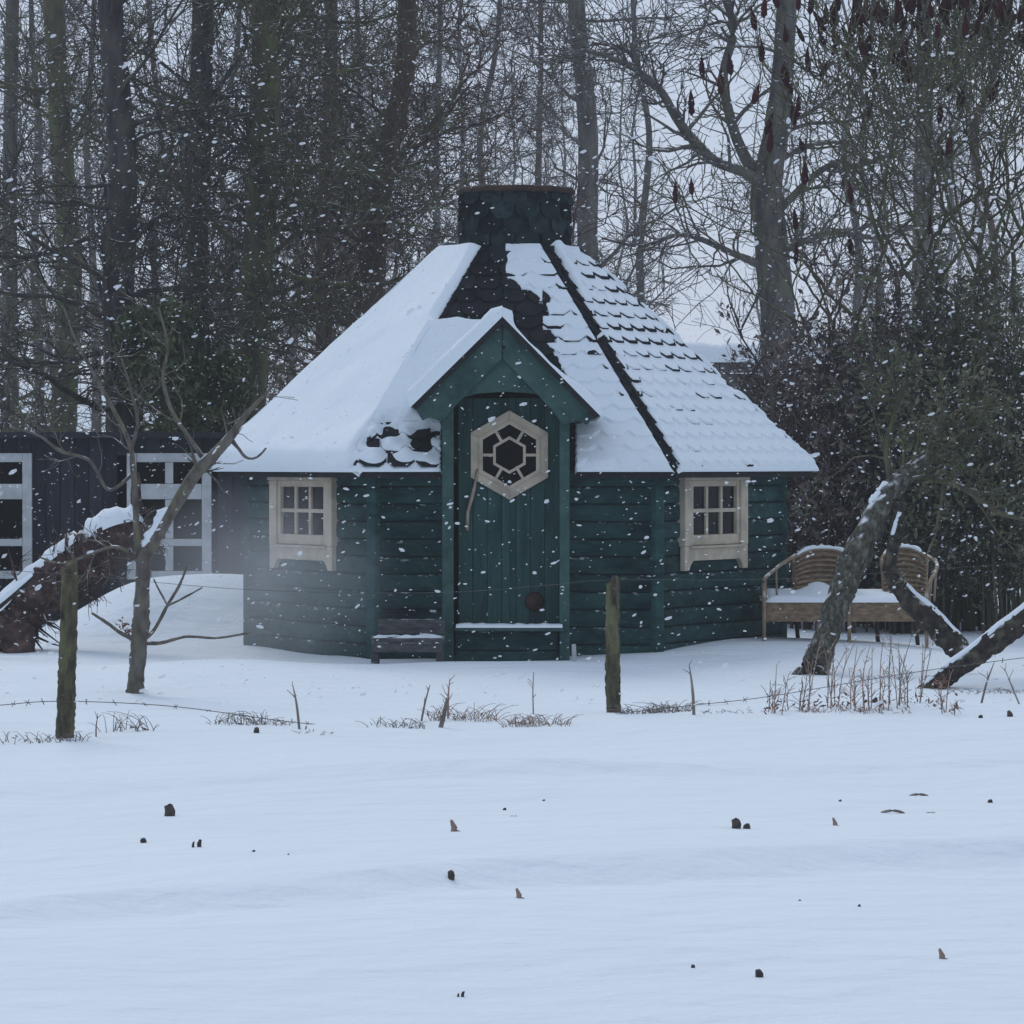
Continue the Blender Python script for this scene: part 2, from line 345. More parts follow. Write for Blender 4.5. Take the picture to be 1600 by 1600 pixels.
for k in range(6):
    wm = wall_mat(k); b = MB()
    op = []
    if k == 0: op = [(DXC - 0.40, DXC + 0.40, -1, 9)]
    if k in WIN:
        c, hw, z0, z1 = WIN[k]; op = [(c - hw, c + hw, z0, z1)]
    x0, x1 = -SW / 2 + .03, SW / 2 - .03
    if not op: b.box(x0, x1, .014, .05, -.1, ZW + .02)
    else:
        a0, a1, z0, z1 = op[0]
        b.box(x0, a0, .014, .05, -.1, ZW + .02)
        if k: b.box(a1, x1, .014, .05, -.1, ZW + .02)
        if z0 > 0: b.box(a0, a1, .014, .05, -.1, z0)
        if z1 < ZW: b.box(a0, a1, .014, .05, z1, ZW + .02)
    wl = b.build('wall', M['dark'], hut); wl.matrix_local = wm; wr = wl
    if k == 0: wr = MB().box(op[0][1], x1, .014, .05, -.1, ZW + .02).build('wall', M['dark'], hut); wr.matrix_local = wm
    for r in range(NROW):
        z = r * RH; spans = [(x0 + .02, x1 - .02)]
        for a0, a1, z0, z1 in op:
            if z + RH > z0 + .03 and z < z1 - .03: spans = [(x0 + .02, a0), (a1, x1 - .02)]
        for s0, s1 in spans:
            me = plank_mesh(s1 - s0)
            o = obj('plank', me, None, wr if s0 > 0 else wl); o.location = ((s0 + s1) / 2, rnd.uniform(-.004, .004), z)
    # corner post between face k and k+1
    n, t = face_axes(k); c = n * AW + t * (SW / 2); cr = c.normalized()
    b = MB(); tt = Vector((-cr.y, cr.x, 0))
    pp = [c + cr * .022 - tt * .035, c + cr * .022 + tt * .035, c - cr * .03 + tt * .06, c - cr * .03 - tt * .06]
    b.poly([(p.x, p.y, -.1) for p in pp] + [(p.x, p.y, ZW) for p in pp], [(3, 2, 1, 0), (4, 5, 6, 7), (0, 1, 5, 4), (1, 2, 6, 5), (2, 3, 7, 6), (3, 0, 4, 7)])
    b.build('corner_post', M['green'], hut, bevel=.008)
# floor inside, dark
b = MB(); b.poly([(face_axes(k)[0] * (AW - .06) + face_axes(k)[1] * (SW / 2 - .04) + Vector((0, 0, .25)))[:] for k in range(6)], [tuple(range(6))])
b.build('floor', M['dark'], hut)

# windows on the two visible side walls
def hut_window(k):
    c, hw, z0, z1 = WIN[k]; wm = wall_mat(k)
    y0, y1 = -.052, .03; sw = .105
    w = link(bpy.data.objects.new('window', None), hut); w.matrix_local = wm
    MB().box(c - hw - sw, c - hw + .01, y0 - .012, y1, z0 - .061, z1 - .0155).build('casing', M['cream'], w, bevel=.006)
    MB().box(c + hw - .01, c + hw + sw, y0 - .012, y1, z0 - .061, z1 - .0155).build('casing', M['cream'], w, bevel=.006)
    MB().box(c - hw - sw - .012, c + hw + sw + .012, y0 - .022, y1, z1 - .015, min(z1 + .098, 1.372)).build('head_board', M['cream'], w, bevel=.005)
    MB().box(c - hw, c + hw, y0 + .008, y1, z0 - .055, z0 + .02).build('bottom_rail', M['cream'], w, bevel=.005)
    ap = []
    zt, zb, zf = z0 - .062, z0 - .165, z0 - .235
    W = hw + sw
    ap = [(c - W, zt), (c - W, zf), (c - W + .07, zf), (c - W + .095, zf + .04), (c - W + .14, zb), (c + W - .14, zb), (c + W - .095, zf + .04), (c + W - .07, zf), (c + W, zf), (c + W, zt)]
    MB().prism(ap, y0 - .008, -.02).build('apron', M['cream'], w, bevel=.004)
    MB().box(c - hw - .03, c + hw + .03, y0 - .03, -.02, z0 - .075, z0 - .058).build('sill', M['cream'], w, bevel=.003)
    for s in (-1, 1):
        MB().box(c + s * (hw - .022) - .03, c + s * (hw - .022) + .03, y0 + .004, y1, z0 + .0205, z1 - .016).build('stile', M['cream'], w, bevel=.003)
    MB().box(c - hw + .054, c + hw - .054, y0 + .006, y1, z1 - .06, z1 - .016).build('top_rail', M['cream'], w, bevel=.003)
    ga0, ga1, gz0, gz1 = c - hw + .054, c + hw - .054, z0 + .021, z1 - .061
    pw = (ga1 - ga0) / 3; zm = (gz0 + gz1) / 2
    for i in (1, 2): MB().box(ga0 + pw * i - .017, ga0 + pw * i + .017, y0 + .012, .0, gz0, gz1).build('muntin', M['cream'], w, bevel=.003)
    MB().box(ga0, ga1, y0 + .010, -.002, zm - .014, zm + .014).build('muntin', M['cream'], w, bevel=.003)
    for i in range(3):
        for j in range(2):
            zz = (gz0, zm) if j == 0 else (zm, gz1)
            p = MB().box(ga0 + pw * i + .002, ga0 + pw * (i + 1) - .002, -.024 + .001 * ((i + j) % 2), -.020 + .001 * ((i + j) % 2), zz[0] + .002, zz[1] - .002).build('pane', M['glass'], w)
    # left window: hung curtains; right window: pale strip painted as a pane reflection
    cb = MB(); n = 26; lo, hi = (c - hw + .05, c + hw - .05) if k == 5 else (c - hw + .05, c - hw + .28)
    zt_ = zm - .02 if k == 5 else zm - .01; zb_ = gz0 - .02 if k == 5 else zm - .10
    for i in range(n + 1):
        x = lo + (hi - lo) * i / n; yy = .07 + .012 * math.sin(i * 1.9) + .006 * math.sin(i * 4.1)
        dz = .012 * math.sin(i * .9)
        cb.v += [(x, yy, zb_), (x, yy, zt_ + dz)]
    for i in range(n): cb.f.append((2 * i, 2 * i + 2, 2 * i + 3, 2 * i + 1))
    cb.build('curtain_and_reflection', M['cloth_reflection'], w, True)
    return w
for k in (1, 5): hut_window(k)

# roof deck: front face has a notch for the porch
def roof_pt(k, u, v, h=0.0):
    n, t = face_axes(k); L = math.hypot(AE - AT, ZT - ZE)
    a = AE + (AT - AE) * v; z = ZE + (ZT - ZE) * v
    N = (n * (ZT - ZE) + Vector((0, 0, 1)) * (AE - AT)) / L
    return n * a + t * u + Vector((0, 0, z)) + N * h
def hwid(v): return (AE + (AT - AE) * v) * math.tan(math.radians(30))
RL = math.hypot(AE - AT, ZT - ZE)
VN, VP = 0.27, 0.47; NU0, NU1 = DXC - .47, DXC + .46         # porch notch in the front slope
b = MB()
for k in range(6):
    if k == 0:
        polys = [[(-hwid(0), 0), (NU0, 0), (NU0, VN), (-hwid(VN), VN)], [(NU1, 0), (hwid(0), 0), (hwid(VN), VN), (NU1, VN)], [(-hwid(VN), VN), (NU0, VN), (DXC, VP), (-hwid(VP), VP)], [(NU1, VN), (hwid(VN), VN), (hwid(VP), VP), (DXC, VP)], [(-hwid(VP), VP), (hwid(VP), VP), (hwid(1), 1), (-hwid(1), 1)]]
    else: polys = [[(-hwid(0), 0), (hwid(0), 0), (hwid(1), 1), (-hwid(1), 1)]]
    for p in polys:
        top = [roof_pt(k, u, v)[:] for u, v in p]; bot = [roof_pt(k, u * .995, v, -.035)[:] for u, v in p]
        b.poly(top + bot, [(0, 1, 2, 3), (7, 6, 5, 4), (0, 4, 5, 1), (1, 5, 6, 2), (2, 6, 7, 3), (3, 7, 4, 0)])
roof = b.build('roof', M['edge'], hut)
# eave boards
for k in range(6):
    spans = [(-hwid(0) + .01, hwid(0) - .01)] if k else [(-hwid(0) + .01, NU0 - .0), (NU1, hwid(0) - .01)]
    for s0, s1 in spans:
        n, t = face_axes(k)
        p = [n * (AE - .004 + dy) + t * u + Vector((0, 0, zz)) for zz in (ZE - .075, ZE - .012) for dy in (-.022, 0.0) for u in (s0, s1)]
        MB().poly([q[:] for q in p], [(0, 1, 3, 2), (4, 6, 7, 5), (2, 3, 7, 6), (0, 4, 5, 1), (0, 2, 6, 4), (1, 5, 7, 3)]).build('eave_board', M['edge'], roof)

def shingle_mesh(w, name='shingle', L=.205, th=.012, tail=.004, butt=.026):
    o = [(-w / 2 + .004, .055), (-w / 4, .004), (w / 4, .004), (w / 2 - .004, .055), (w / 2 - .004, L), (-w / 2 + .004, L)]
    hgt = lambda y: butt + (tail - butt) * y / L
    v = [(x, y, hgt(y)) for x, y in o] + [(x, y, hgt(y) - th) for x, y in o]
    n = 6
    return MB().poly(v, [tuple(range(n)), tuple(range(2 * n - 1, n - 1, -1))] + [(i, i + n, (i + 1) % n + n, (i + 1) % n) for i in range(n)])
SHW = .2; shm = shingle_mesh(SHW).mesh('shingle'); shm.materials.append(M['shingle'])
EXP = .138
def in_notch(u, v): return NU0 - .05 < u < NU1 + .05 and v < VN + .02 + (VP - VN) * max(0, 1 - abs(u - DXC) / .46)
stuff = MB()
for k in range(6):
    n, t = face_axes(k); S = (roof_pt(k, 0, 1) - roof_pt(k, 0, 0)).normalized(); N = t.cross(S).normalized()
    nr = int(RL / EXP)
    for r in range(nr):
        v = (r * EXP - .015) / RL; hw = hwid(max(0, v + .03))
        cnt = max(2, round(2 * hw / SHW)); wd = 2 * hw / cnt
        cells = [(-hw + wd * (i + .5), 1.0) for i in range(cnt)] if r % 2 == 0 else [(-hw + wd * .25, .5)] + [(-hw + wd * (i + 1), 1.0) for i in range(cnt - 1)] + [(hw - wd * .25, .5)]
        for u, sc in cells:
            if k == 0 and in_notch(u, v): continue
            p = roof_pt(k, u, v)
            m = Matrix(((t.x, S.x, N.x, p.x), (t.y, S.y, N.y, p.y), (t.z, S.z, N.z, p.z), (0, 0, 0, 1)))
            m = m @ Matrix.Rotation(rnd.uniform(-.03, .03), 4, 'Z') @ Matrix.Diagonal((wd / SHW * sc * .99, 1 + rnd.uniform(-.03, .03), rnd.uniform(.85, 1.25), 1))
            if k in (0, 1): obj('shingle', shm, None, roof, m)
            else:
                base = len(stuff.v); stuff.v += [(m @ Vector(q.co))[:] for q in shm.vertices]; stuff.f += [tuple(base + i for i in pl.vertices) for pl in shm.polygons]
tag(stuff.build('shingle_rows', M['shingle'], roof), kind='stuff')
# ridge caps
for k in range(6):
    n, t = face_axes(k); n2, t2 = face_axes((k + 1) % 6)
    A0, A1 = roof_pt(k, hwid(0), -.005), roof_pt(k, hwid(1), 1)
    nseg = 11
    for i in range(nseg):
        f0, f1 = i / nseg, (i + 1.12) / nseg
        p0 = A0.lerp(A1, f0); p1 = A0.lerp(A1, min(f1, 1)); z0, z1 = .036, .026
        wv = .024
        q = []
        for p, zz in ((p0, z0), (p1, z1)):
            q += [p - t * wv + Vector((0, 0, zz - .028)) + n * .0, p + Vector((0, 0, zz)), p + t2 * wv + Vector((0, 0, zz - .028))]
        b = MB().poly([x[:] for x in q] + [(x - Vector((0, 0, .012)))[:] for x in q], [(0, 3, 4, 1), (1, 4, 5, 2), (0, 1, 7, 6), (1, 2, 8, 7), (6, 7, 10, 9), (7, 8, 11, 10), (0, 6, 9, 3), (2, 5, 11, 8), (3, 9, 10, 4), (4, 10, 11, 5)])
        b.build('ridge_cap', M['shingle'], roof)

# snow lying on the roof slopes
def snow_face(k, T, nu=90, nv=110, ext=(0, 0), v0=-.02, v1=1.0):
    n, t = face_axes(k)
    N = (n * (ZT - ZE) + Vector((0, 0, 1)) * (AE - AT)) / RL
    vv = np.linspace(v0, v1, nv); ss = np.linspace(-1, 1, nu)
    V, Sx = np.meshgrid(vv, ss, indexing='ij')
    HWv = (AE + (AT - AE) * V) * math.tan(math.radians(30))
    U = np.where(Sx < 0, Sx * (HWv + ext[0]), Sx * (HWv + ext[1]))
    A = AE + (AT - AE) * V; Z = ZE + (ZT - ZE) * V
    P0 = np.stack([n.x * A + t.x * U, n.y * A + t.y * U, Z], -1)
    wx = P0[..., 0] + HX; wy = P0[..., 1] + HY
    PX = 800 + wx * F / wy; PY = HZ - (Z - CH) * F / wy
    H = T(U, V, HWv, PX, PY)
    P = P0 + H[..., None] * np.array(N)[None, None]
    # tuck border down at the eave
    keep = H > -.012
    idx = np.arange(nv * nu).reshape(nv, nu)
    cell = keep[:-1, :-1] | keep[1:, :-1] | keep[:-1, 1:] | keep[1:, 1:]
    q = np.stack([idx[:-1, :-1], idx[:-1, 1:], idx[1:, 1:], idx[1:, :-1]], -1)[cell]
    me = mesh_np('snow_cover', P.reshape(-1, 3), q, smooth=True)
    return obj('snow_cover', me, M['rsnow'], roof)
def lip(V, lo=-.02, w=.05): return np.sqrt(np.clip((V - lo) / w, 0, 1))
def edge(U, HWv, side, w=.07):
    d = (U + HWv) if side < 0 else (HWv - U)
    return np.sqrt(np.clip(d / w, 0, 1))
def T_left(U, V, W, PX, PY):
    h = (.085 + .05 * (fbm(U * 1.6 + 4, V * 4, 41) - .5) + .012 * (fbm(U * 6, V * 12, 44) - .5)) + .02 * np.exp(-((V - .05) / .1) ** 2)
    wg = np.maximum(1 - sm(495, 515, PY), sm(640, 660, PY))
    h = h * (edge(U, W, 1, .06) * wg + (1 - wg)) * lip(V) * np.sqrt(np.clip((1.0 - V) / .02, 0, 1))
    h = np.where((U > W) & (wg > .5), -.05, h)
    return h - .004
def T_back(U, V, W, PX, PY): return (.085 + .03 * (fbm(U * 1.2, V * 3, 43) - .5)) * lip(V) - .004
def shingle_h(U, V):                               # height of the topmost shingle and distance up from its butt
    Sd = V * RL
    def row_info(r):
        hw = (AE + (AT - AE) * np.maximum(0, (r * EXP - .015) / RL + .03)) * math.tan(math.radians(30))
        cnt = np.maximum(2, np.round(2 * hw / SHW)); wd = 2 * hw / cnt
        loc = (U + hw) / wd + np.where(r % 2 == 0, 0.0, .5); x = (loc - np.floor(loc) - .5)
        return np.clip((np.abs(x) - .25) / .25, 0, 1) * .055, np.floor(loc)
    r = np.floor((Sd + .015) / EXP); y = Sd - (r * EXP - .015); b0, c0 = row_info(r); b1, c1 = row_info(r - 1)
    up = y >= b0; yy = np.where(up, y, y + EXP); bb = np.where(up, b0, b1)
    return .026 + (.004 - .026) * yy / .205, yy - bb, _hash(np.where(up, c0, c1), np.where(up, r, r - 1), 7)
def T_right(U, V, W, PX, PY):
    Sh, dist, cell = shingle_h(U, V); ns = fbm(U * 4, V * RL * 4, 51, 3) - .5
    low = 1 - sm(.05, .5, V)
    e = .000 + .014 * (1 - low) + .05 * ns + .02 * (cell - .5) - .012 * low
    t = .007 + .013 * low + .006 * ns
    h = Sh + t - (t + .008) * (1 - sm(-.006, .008, dist - np.maximum(e, -.02)))
    h = h * (1 - .35 * low) + .35 * low * .034
    near = np.exp(-(((U + W) - .10) / .10) ** 2)
    h = h + .045 * near * sm(.70, .86, V)
    h = h * np.minimum(lip(V, -.02, .03), 1)
    h = np.where(U + W < .06, -.02 + (h + .02) * sm(.02, .06, U + W), h)
    return h
XB_Y = np.array([380, 395, 412, 425, 440, 470, 500, 530, 560, 590, 620, 640, 760.]); XB_X = np.array([800, 800, 790, 782, 815, 838, 845, 850, 862, 872, 880, 885, 885.])
def T_front(U, V, W, PX, PY):
    ns = fbm(U * 7, V * RL * 7, 61, 3) - .5; n2 = vn(U * 9 + 7, V * RL * 9, 67)
    xb = np.interp(PY, XB_Y, XB_X)
    row = (V * RL + .015) / EXP; fr = row - np.floor(row)
    cell = _hash(np.floor(U / SHW + .5 * (np.floor(row) % 2)), np.floor(row), 77)
    s = (PX - xb + ns * 20 + (cell - .5) * 46) / 7.0
    Sh, dist, cl = shingle_h(U, V); e = -.006 + .05 * ns + .03 * (cl - .5)
    cov = Sh * .8 + .012 + .010 * ns + .02 * sm(600, 690, PY); cov = cov - .02 * (1 - sm(-.006, .008, dist - np.maximum(e, -.02))) * (1 - sm(560, 640, PY))
    right = np.where(s > 0, cov * np.clip(s * 1.5, 0, 1), np.clip(s, -1, 0) * .03)
    ds = PY - (500 + 10 * ns)
    leftT = np.clip(ds / 12.0, -1, 1) * .085
    bare = sm(648, 672, PY + 30 * ns)
    leftT = leftT * (1 - bare) + bare * ((n2 - .40) * .10 + .016 - .02 * (1 - sm(-.006, .01, shingle_h(U, V)[1] - .012)))
    h = np.where(PX < 790, np.where(PY > 470, leftT, -.03), right)
    h = np.where((PX < 790) & (PY > 470), np.maximum(h, -.03), h)
    d = W - U
    h = np.where(d < .055, -.02 + (h + .02) * sm(.025, .055, d), h)
    notch = (U > NU0 - .01) & (U < NU1 + .01) & (V < VN + (VP - VN) * np.clip(1 - np.abs(U - DXC) / .46, 0, 1))
    h = np.where(notch, -.03, h)
    return np.where(h > 0, h * lip(V, -.02, .03), h)
snow_face(5, T_left, ext=(.04, .05)); snow_face(4, T_back, 40, 40, (.04, .04)); snow_face(3, T_back, 40, 40, (.04, .04)); snow_face(2, lambda U, V, W, PX, PY: .035 * lip(V) * edge(U, W, -1, .12) - .012, 40, 40, (0, .04))
snow_face(1, T_right, 200, 340); snow_face(0, T_front, 200, 300, (.06, 0))

def hip_snow(k, spans):
    A0, A1 = np.array(roof_pt(k, hwid(0), 0)), np.array(roof_pt(k, hwid(1), 1)); pp = A0 + (A1 - A0) * np.linspace(0, 1, 60)[:, None] + np.array([0, 0, .012])
    for i, (f0, f1) in enumerate(spans): snow_strip(roof, pp, np.full(60, .022), np.zeros(3), f0, f1, .016, .8, 20 + i)
hip_snow(1, [(0, .16), (.2, .34), (.4, .5), (.56, .74), (.8, .9)])
# smoke hood on top
HR, HZ0, HZ1 = .412, 2.98, 3.445
b = MB(); n = 24
ring = [(HR * math.cos(2 * math.pi * i / n), HR * math.sin(2 * math.pi * i / n)) for i in range(n)]
b.poly([(x, y, HZ0) for x, y in ring] + [(x, y, HZ1) for x, y in ring], [(i, (i + 1) % n, (i + 1) % n + n, i + n) for i in range(n)] + [tuple(range(n, 2 * n))])
hood = b.build('smoke_hood', M['hood'], hut)
hsm = shingle_mesh(.185, L=.17, th=.009, tail=.003, butt=.018).mesh('shingle'); hsm.materials.append(M['hood'])
for r in range(4):
    z = HZ0 + .02 + r * .118
    for i in range(14):
        a = 2 * math.pi * (i + .5 * (r % 2)) / 14
        if math.sin(a) > .25: continue
        c, s_ = math.cos(a), math.sin(a)
        p = Vector((c * (HR - .002), s_ * (HR - .002), z))
        sc = .8 if r == 3 else 1
        obj('shingle', hsm, None, hood, Matrix(((-s_, 0, c, p.x), (c, 0, s_, p.y), (0, 1, 0, p.z), (0, 0, 0, 1))) @ Matrix.Diagonal((1, sc * .74 if r == 3 else 1, rnd.uniform(.8, 1.4), 1)))
b = MB(); n = 40
prof = [(HR - .03, HZ1 - .005), (.447, HZ1 - .004), (.452, HZ1 + .014), (.445, HZ1 + .036), (.40, HZ1 + .042), (.0, HZ1 + .055)]
for rr, zz in prof[:-1]: b.v += [(rr * math.cos(2 * math.pi * i / n), rr * math.sin(2 * math.pi * i / n), zz + .004 * math.sin(i * 1.7)) for i in range(n)]
for j in range(len(prof) - 2): b.f += [(j * n + i, j * n + (i + 1) % n, (j + 1) * n + (i + 1) % n, (j + 1) * n + i) for i in range(n)]
b.f.append(tuple((len(prof) - 2) * n + i for i in range(n)))
b.build('hood_rim', M['rust'], hut, True)

# porch: posts, gable, little roof
PD = 26.62                                              # gable plane distance
def lp(px, py, d=PD): p = at(px, py, d); return (p.x - HX, p.z)
def gy(d): return d - HY
b = MB().prism([lp(*p) for p in [(785, 514), (908, 630), (893, 650), (880, 634), (862, 622), (835, 615), (790, 612), (745, 615), (722, 622), (708, 634), (697, 650), (668, 626)]][::-1], gy(PD + .03), gy(PD + .055))
b.build('gable_board', M['green_trim'], hut, bevel=.004)
for pts in ([(784.5, 504), (648, 637), (660, 657), (672, 652), (690, 660), (712, 634), (784.5, 560)], [(785.5, 504), (930, 650), (917, 664), (905, 658), (880, 664), (862, 640), (785.5, 560)]):
    b = MB(); b.prism([lp(*p) for p in (pts if pts[0][0] < 785 else pts[::-1])], gy(PD), gy(PD + .028)); b.build('barge_board', M['green_trim'], hut, bevel=.005)
hole = MB(); c = lp(787, 543); hole.tube([(c[0], gy(PD - .003), c[1]), (c[0], gy(PD + .02), c[1])], .014, 10); hole.build('peg', M['edge'], hut)  # dark disc painted as the shaded hole in the gable; no peg there
for px0, px1 in ((691, 709), (874, 890)):
    a0 = lp(px0, 700, 26.72)[0]; a1 = lp(px1, 700, 26.72)[0]
    MB().box(a0, a1, gy(26.69), gy(26.77), -.05, 1.80).build('porch_post', M['green_trim'], hut, bevel=.01)
# side cheeks of the porch
for u in (lp(700, 700, 26.72)[0], lp(882, 700, 26.72)[0]):
    MB().box(u - .018, u + .018, gy(26.775), gy(27.25), -.05, 1.86).build('porch_cheek', M['green'], hut)
# dormer roof slabs
ax, az = lp(785, 494, 26.56)
elx, elz = lp(643, 634, 26.56); erx, erz = lp(937, 648, 26.56)
def slab(x1, z1, name):
    d0, d1 = gy(26.56), gy(27.95); dx, dz = x1 - ax, z1 - az; L = math.hypot(dx, dz); nx_, nz_ = -dz / L, dx / L
    if nz_ < 0: nx_, nz_ = -nx_, -nz_
    th = .04
    P = []
    for y in (d0, d1): P += [(ax, y, az), (x1, y, z1), (x1 - nx_ * th, y, z1 - nz_ * th), (ax - 0, y, az - th * 1.35)]
    o = MB().poly(P, [(0, 1, 2, 3), (7, 6, 5, 4), (0, 4, 5, 1), (1, 5, 6, 2), (2, 6, 7, 3), (3, 7, 4, 0)]).build('dormer_roof', M['edge'], hut)
    return o, (dx / L, dz / L), (nx_, nz_), L
for sgn, x1, z1 in ((-1, elx, elz), (1, erx, erz)):
    o, dv, nv_, L = slab(x1, z1, 'dormer_roof')
    nu, nw = 50, 50
    ss, tt = np.meshgrid(np.linspace(-.0, L + .015, nu), np.linspace(gy(26.56) - .012, gy(27.85), nw), indexing='ij')
    f = (tt - tt.min())
    if sgn < 0: Tm = .10 + .03 * (fbm(ss * 3, f * 3, 71) - .5)
    else: Tm = .014 + .05 * sm(.45, .85, ss / L) + .02 * (fbm(ss * 8, f * 5, 73) - .5) + .075 * np.exp(-(ss / .07) ** 2)
    Tm = Tm * np.sqrt(np.clip(f / .05, 0, 1)) * np.sqrt(np.clip((L + .016 - ss) / .07, 0.0, 1)) - .003
    ridge = ss < .06
    X = ax + dv[0] * ss + nv_[0] * Tm; Zz = az + dv[1] * ss + nv_[1] * Tm
    X = np.where(ss < 1e-6, ax + (0.0), X) if sgn > 0 else np.where(ss < 1e-6, ax, X)
    Zz = np.where(ss < 1e-6, az + Tm * .8, Zz)
    idx = np.arange(nu * nw).reshape(nu, nw)
    q = np.stack([idx[:-1, :-1], idx[1:, :-1], idx[1:, 1:], idx[:-1, 1:]], -1).reshape(-1, 4)
    obj('snow_cover', mesh_np('snow_cover', np.stack([X, tt, Zz], -1).reshape(-1, 3), q, smooth=True), M['rsnow'], o)

# door with hexagonal light
DD = 26.93
def dp(px, py): return lp(px, py, DD)
dx0, dz1 = dp(716, 622); dx1, dz0 = dp(874, 976)
door = MB().box(dx0, dx1, gy(DD + .022), gy(DD + .05), dz0, dz1).build('door', M['dark'], hut)
hc = dp(796, 711); HO, HI = 70 / 220.6, 52 / 220.6
nb = 7; bw = (dx1 - dx0) / nb
def hexpt(r, i): a = math.radians(90 + 60 * i); return (hc[0] + r * math.cos(a), hc[1] + r * math.sin(a))
for i in range(nb):
    x0_, x1_ = dx0 + bw * i + .0015, dx0 + bw * (i + 1) - .0015
    # boards run above and below the hexagonal opening
    hw_ = HO * .866 - .02
    zc = lambda x: (HO - .03) - abs(x - hc[0]) * math.tan(math.radians(30))
    cuts = sorted([x0_, x1_] + [c_ for c_ in (hc[0] - hw_, hc[0] + hw_, hc[0]) if x0_ + .004 < c_ < x1_ - .004])
    pieces = []
    for c0, c1 in zip(cuts[:-1], cuts[1:]):
        if abs((c0 + c1) / 2 - hc[0]) >= hw_: pieces.append([(c0, dz0), (c1, dz0), (c1, dz1), (c0, dz1)])
        else: pieces += [[(c0, dz0), (c1, dz0), (c1, hc[1] - zc(c1)), (c0, hc[1] - zc(c0))], [(c0, hc[1] + zc(c0)), (c1, hc[1] + zc(c1)), (c1, dz1), (c0, dz1)]]
    yy_ = gy(DD) + rnd.uniform(-.002, .002)
    for pc in pieces: MB().prism(pc, yy_, gy(DD + .021)).build('board', M['green_door'], door, bevel=.003)
# hexagonal frame in six bars, panes and muntins
for i in range(6):
    o0, o1, i0, i1 = hexpt(HO, i), hexpt(HO, i + 1), hexpt(HI, i), hexpt(HI, i + 1)
    MB().prism([o0, i0, i1, o1], gy(DD - .028), gy(DD + .012)).build('hexagon_frame', M['cream'], door, bevel=.004)
    m0, m1 = hexpt(HI + .012, i), hexpt(HI + .012, i + 1); n0, n1 = hexpt(HI - .018, i), hexpt(HI - .018, i + 1)
    MB().prism([m0, n0, n1, m1], gy(DD - .036), gy(DD - .0285)).build('hexagon_bead', M['cream'], door)
HM = 27 / 220.6
for i in range(6):
    a0, a1, b0, b1 = hexpt(HM + .011, i), hexpt(HM + .011, i + 1), hexpt(HM - .011, i), hexpt(HM - .011, i + 1)
    MB().prism([a0, b0, b1, a1], gy(DD - .018), gy(DD - .004)).build('muntin', M['cream'], door)
    ang = math.radians(60 * i); r0, r1 = HM * .866 + .008, HI * .866 - .004
    d_ = (math.cos(ang), math.sin(ang)); e_ = (-d_[1] * .010, d_[0] * .010)
    q = [(hc[0] + d_[0] * r0 - e_[0], hc[1] + d_[1] * r0 - e_[1]), (hc[0] + d_[0] * r1 - e_[0], hc[1] + d_[1] * r1 - e_[1]), (hc[0] + d_[0] * r1 + e_[0], hc[1] + d_[1] * r1 + e_[1]), (hc[0] + d_[0] * r0 + e_[0], hc[1] + d_[1] * r0 + e_[1])]
    MB().prism(q[::-1], gy(DD - .0178), gy(DD - .005)).build('muntin', M['cream'], door)
    am = [(hc[0] + math.cos(math.radians(60 * i)) * HI * .866, hc[1] + math.sin(math.radians(60 * i)) * HI * .866)]
    pp = [hexpt(HM - .002, i), hexpt(HI + .002, i), hexpt(HI + .002, i + 1), hexpt(HM - .002, i + 1)]
    MB().prism(pp[::-1], gy(DD - .003), gy(DD)).build('pane', M['glass'], door)
MB().prism([hexpt(HM - .004, i) for i in range(6)][::-1], gy(DD - .003), gy(DD)).build('pane', M['glass'], door)
# crooked branch handle
h = [(746, 735), (742, 760), (737, 778), (731, 800), (730, 826)]
pts = []
for i, (x, y) in enumerate(h):
    q = dp(x, y); pts.append((q[0], gy(DD) - .03 - .02 * math.sin(math.pi * i / 4), q[1]))
pts = [(pts[0][0] + .01, gy(DD) + .005, pts[0][2] + .02)] + pts + [(pts[-1][0], gy(DD) + .005, pts[-1][2] - .01)]
MB().tube(pts, [.011, .012, .012, .014, .013, .014, .013], 9).build('handle', M['stick'], door, True)
q = dp(838, 742)
MB().tube([dp(835, 940)[0:1] + (gy(DD - .03),) + dp(835, 940)[1:], dp(835, 940)[0:1] + (gy(DD - .001),) + dp(835, 940)[1:]], [.062, .07], 14).build('round_knocker', M['rusty_brown'], door, True)
# threshold board, plinth below the door
tx0, tx1 = lp(706, 980, 26.72)[0] + .02, lp(882, 980, 26.72)[0] - .005
th = MB().box(tx0, tx1, gy(26.62), gy(DD - .035), .235, .262).build('threshold', M['green_trim'], hut, bevel=.006)
b = MB(); nn = 24
for i in range(nn + 1):
    x = tx0 + .01 + (tx1 - tx0 - .02) * i / nn; hgt = .012 + .012 * vn(np.array([i * .7]), np.array([1.0]), 3)[0]
    for y, z in ((26.617, .26), (26.622, .262 + hgt), (26.78, .262 + hgt * 1.3), (26.89, .262)): b.v.append((x, gy(y), z))
for i in range(nn):
    for j in range(3): b.f.append((i * 4 + j, (i + 1) * 4 + j, (i + 1) * 4 + j + 1, i * 4 + j + 1))
b.build('snow_cover', M['rsnow'], th, True)
for r in range(2):
    MB().box(lp(711, 980, 26.74)[0], lp(872, 980, 26.74)[0], gy(26.735 + .004 * r), gy(26.765), -.05 + r * .145, .09 + r * .14).build('plinth_board', M['green'], hut, bevel=.008)

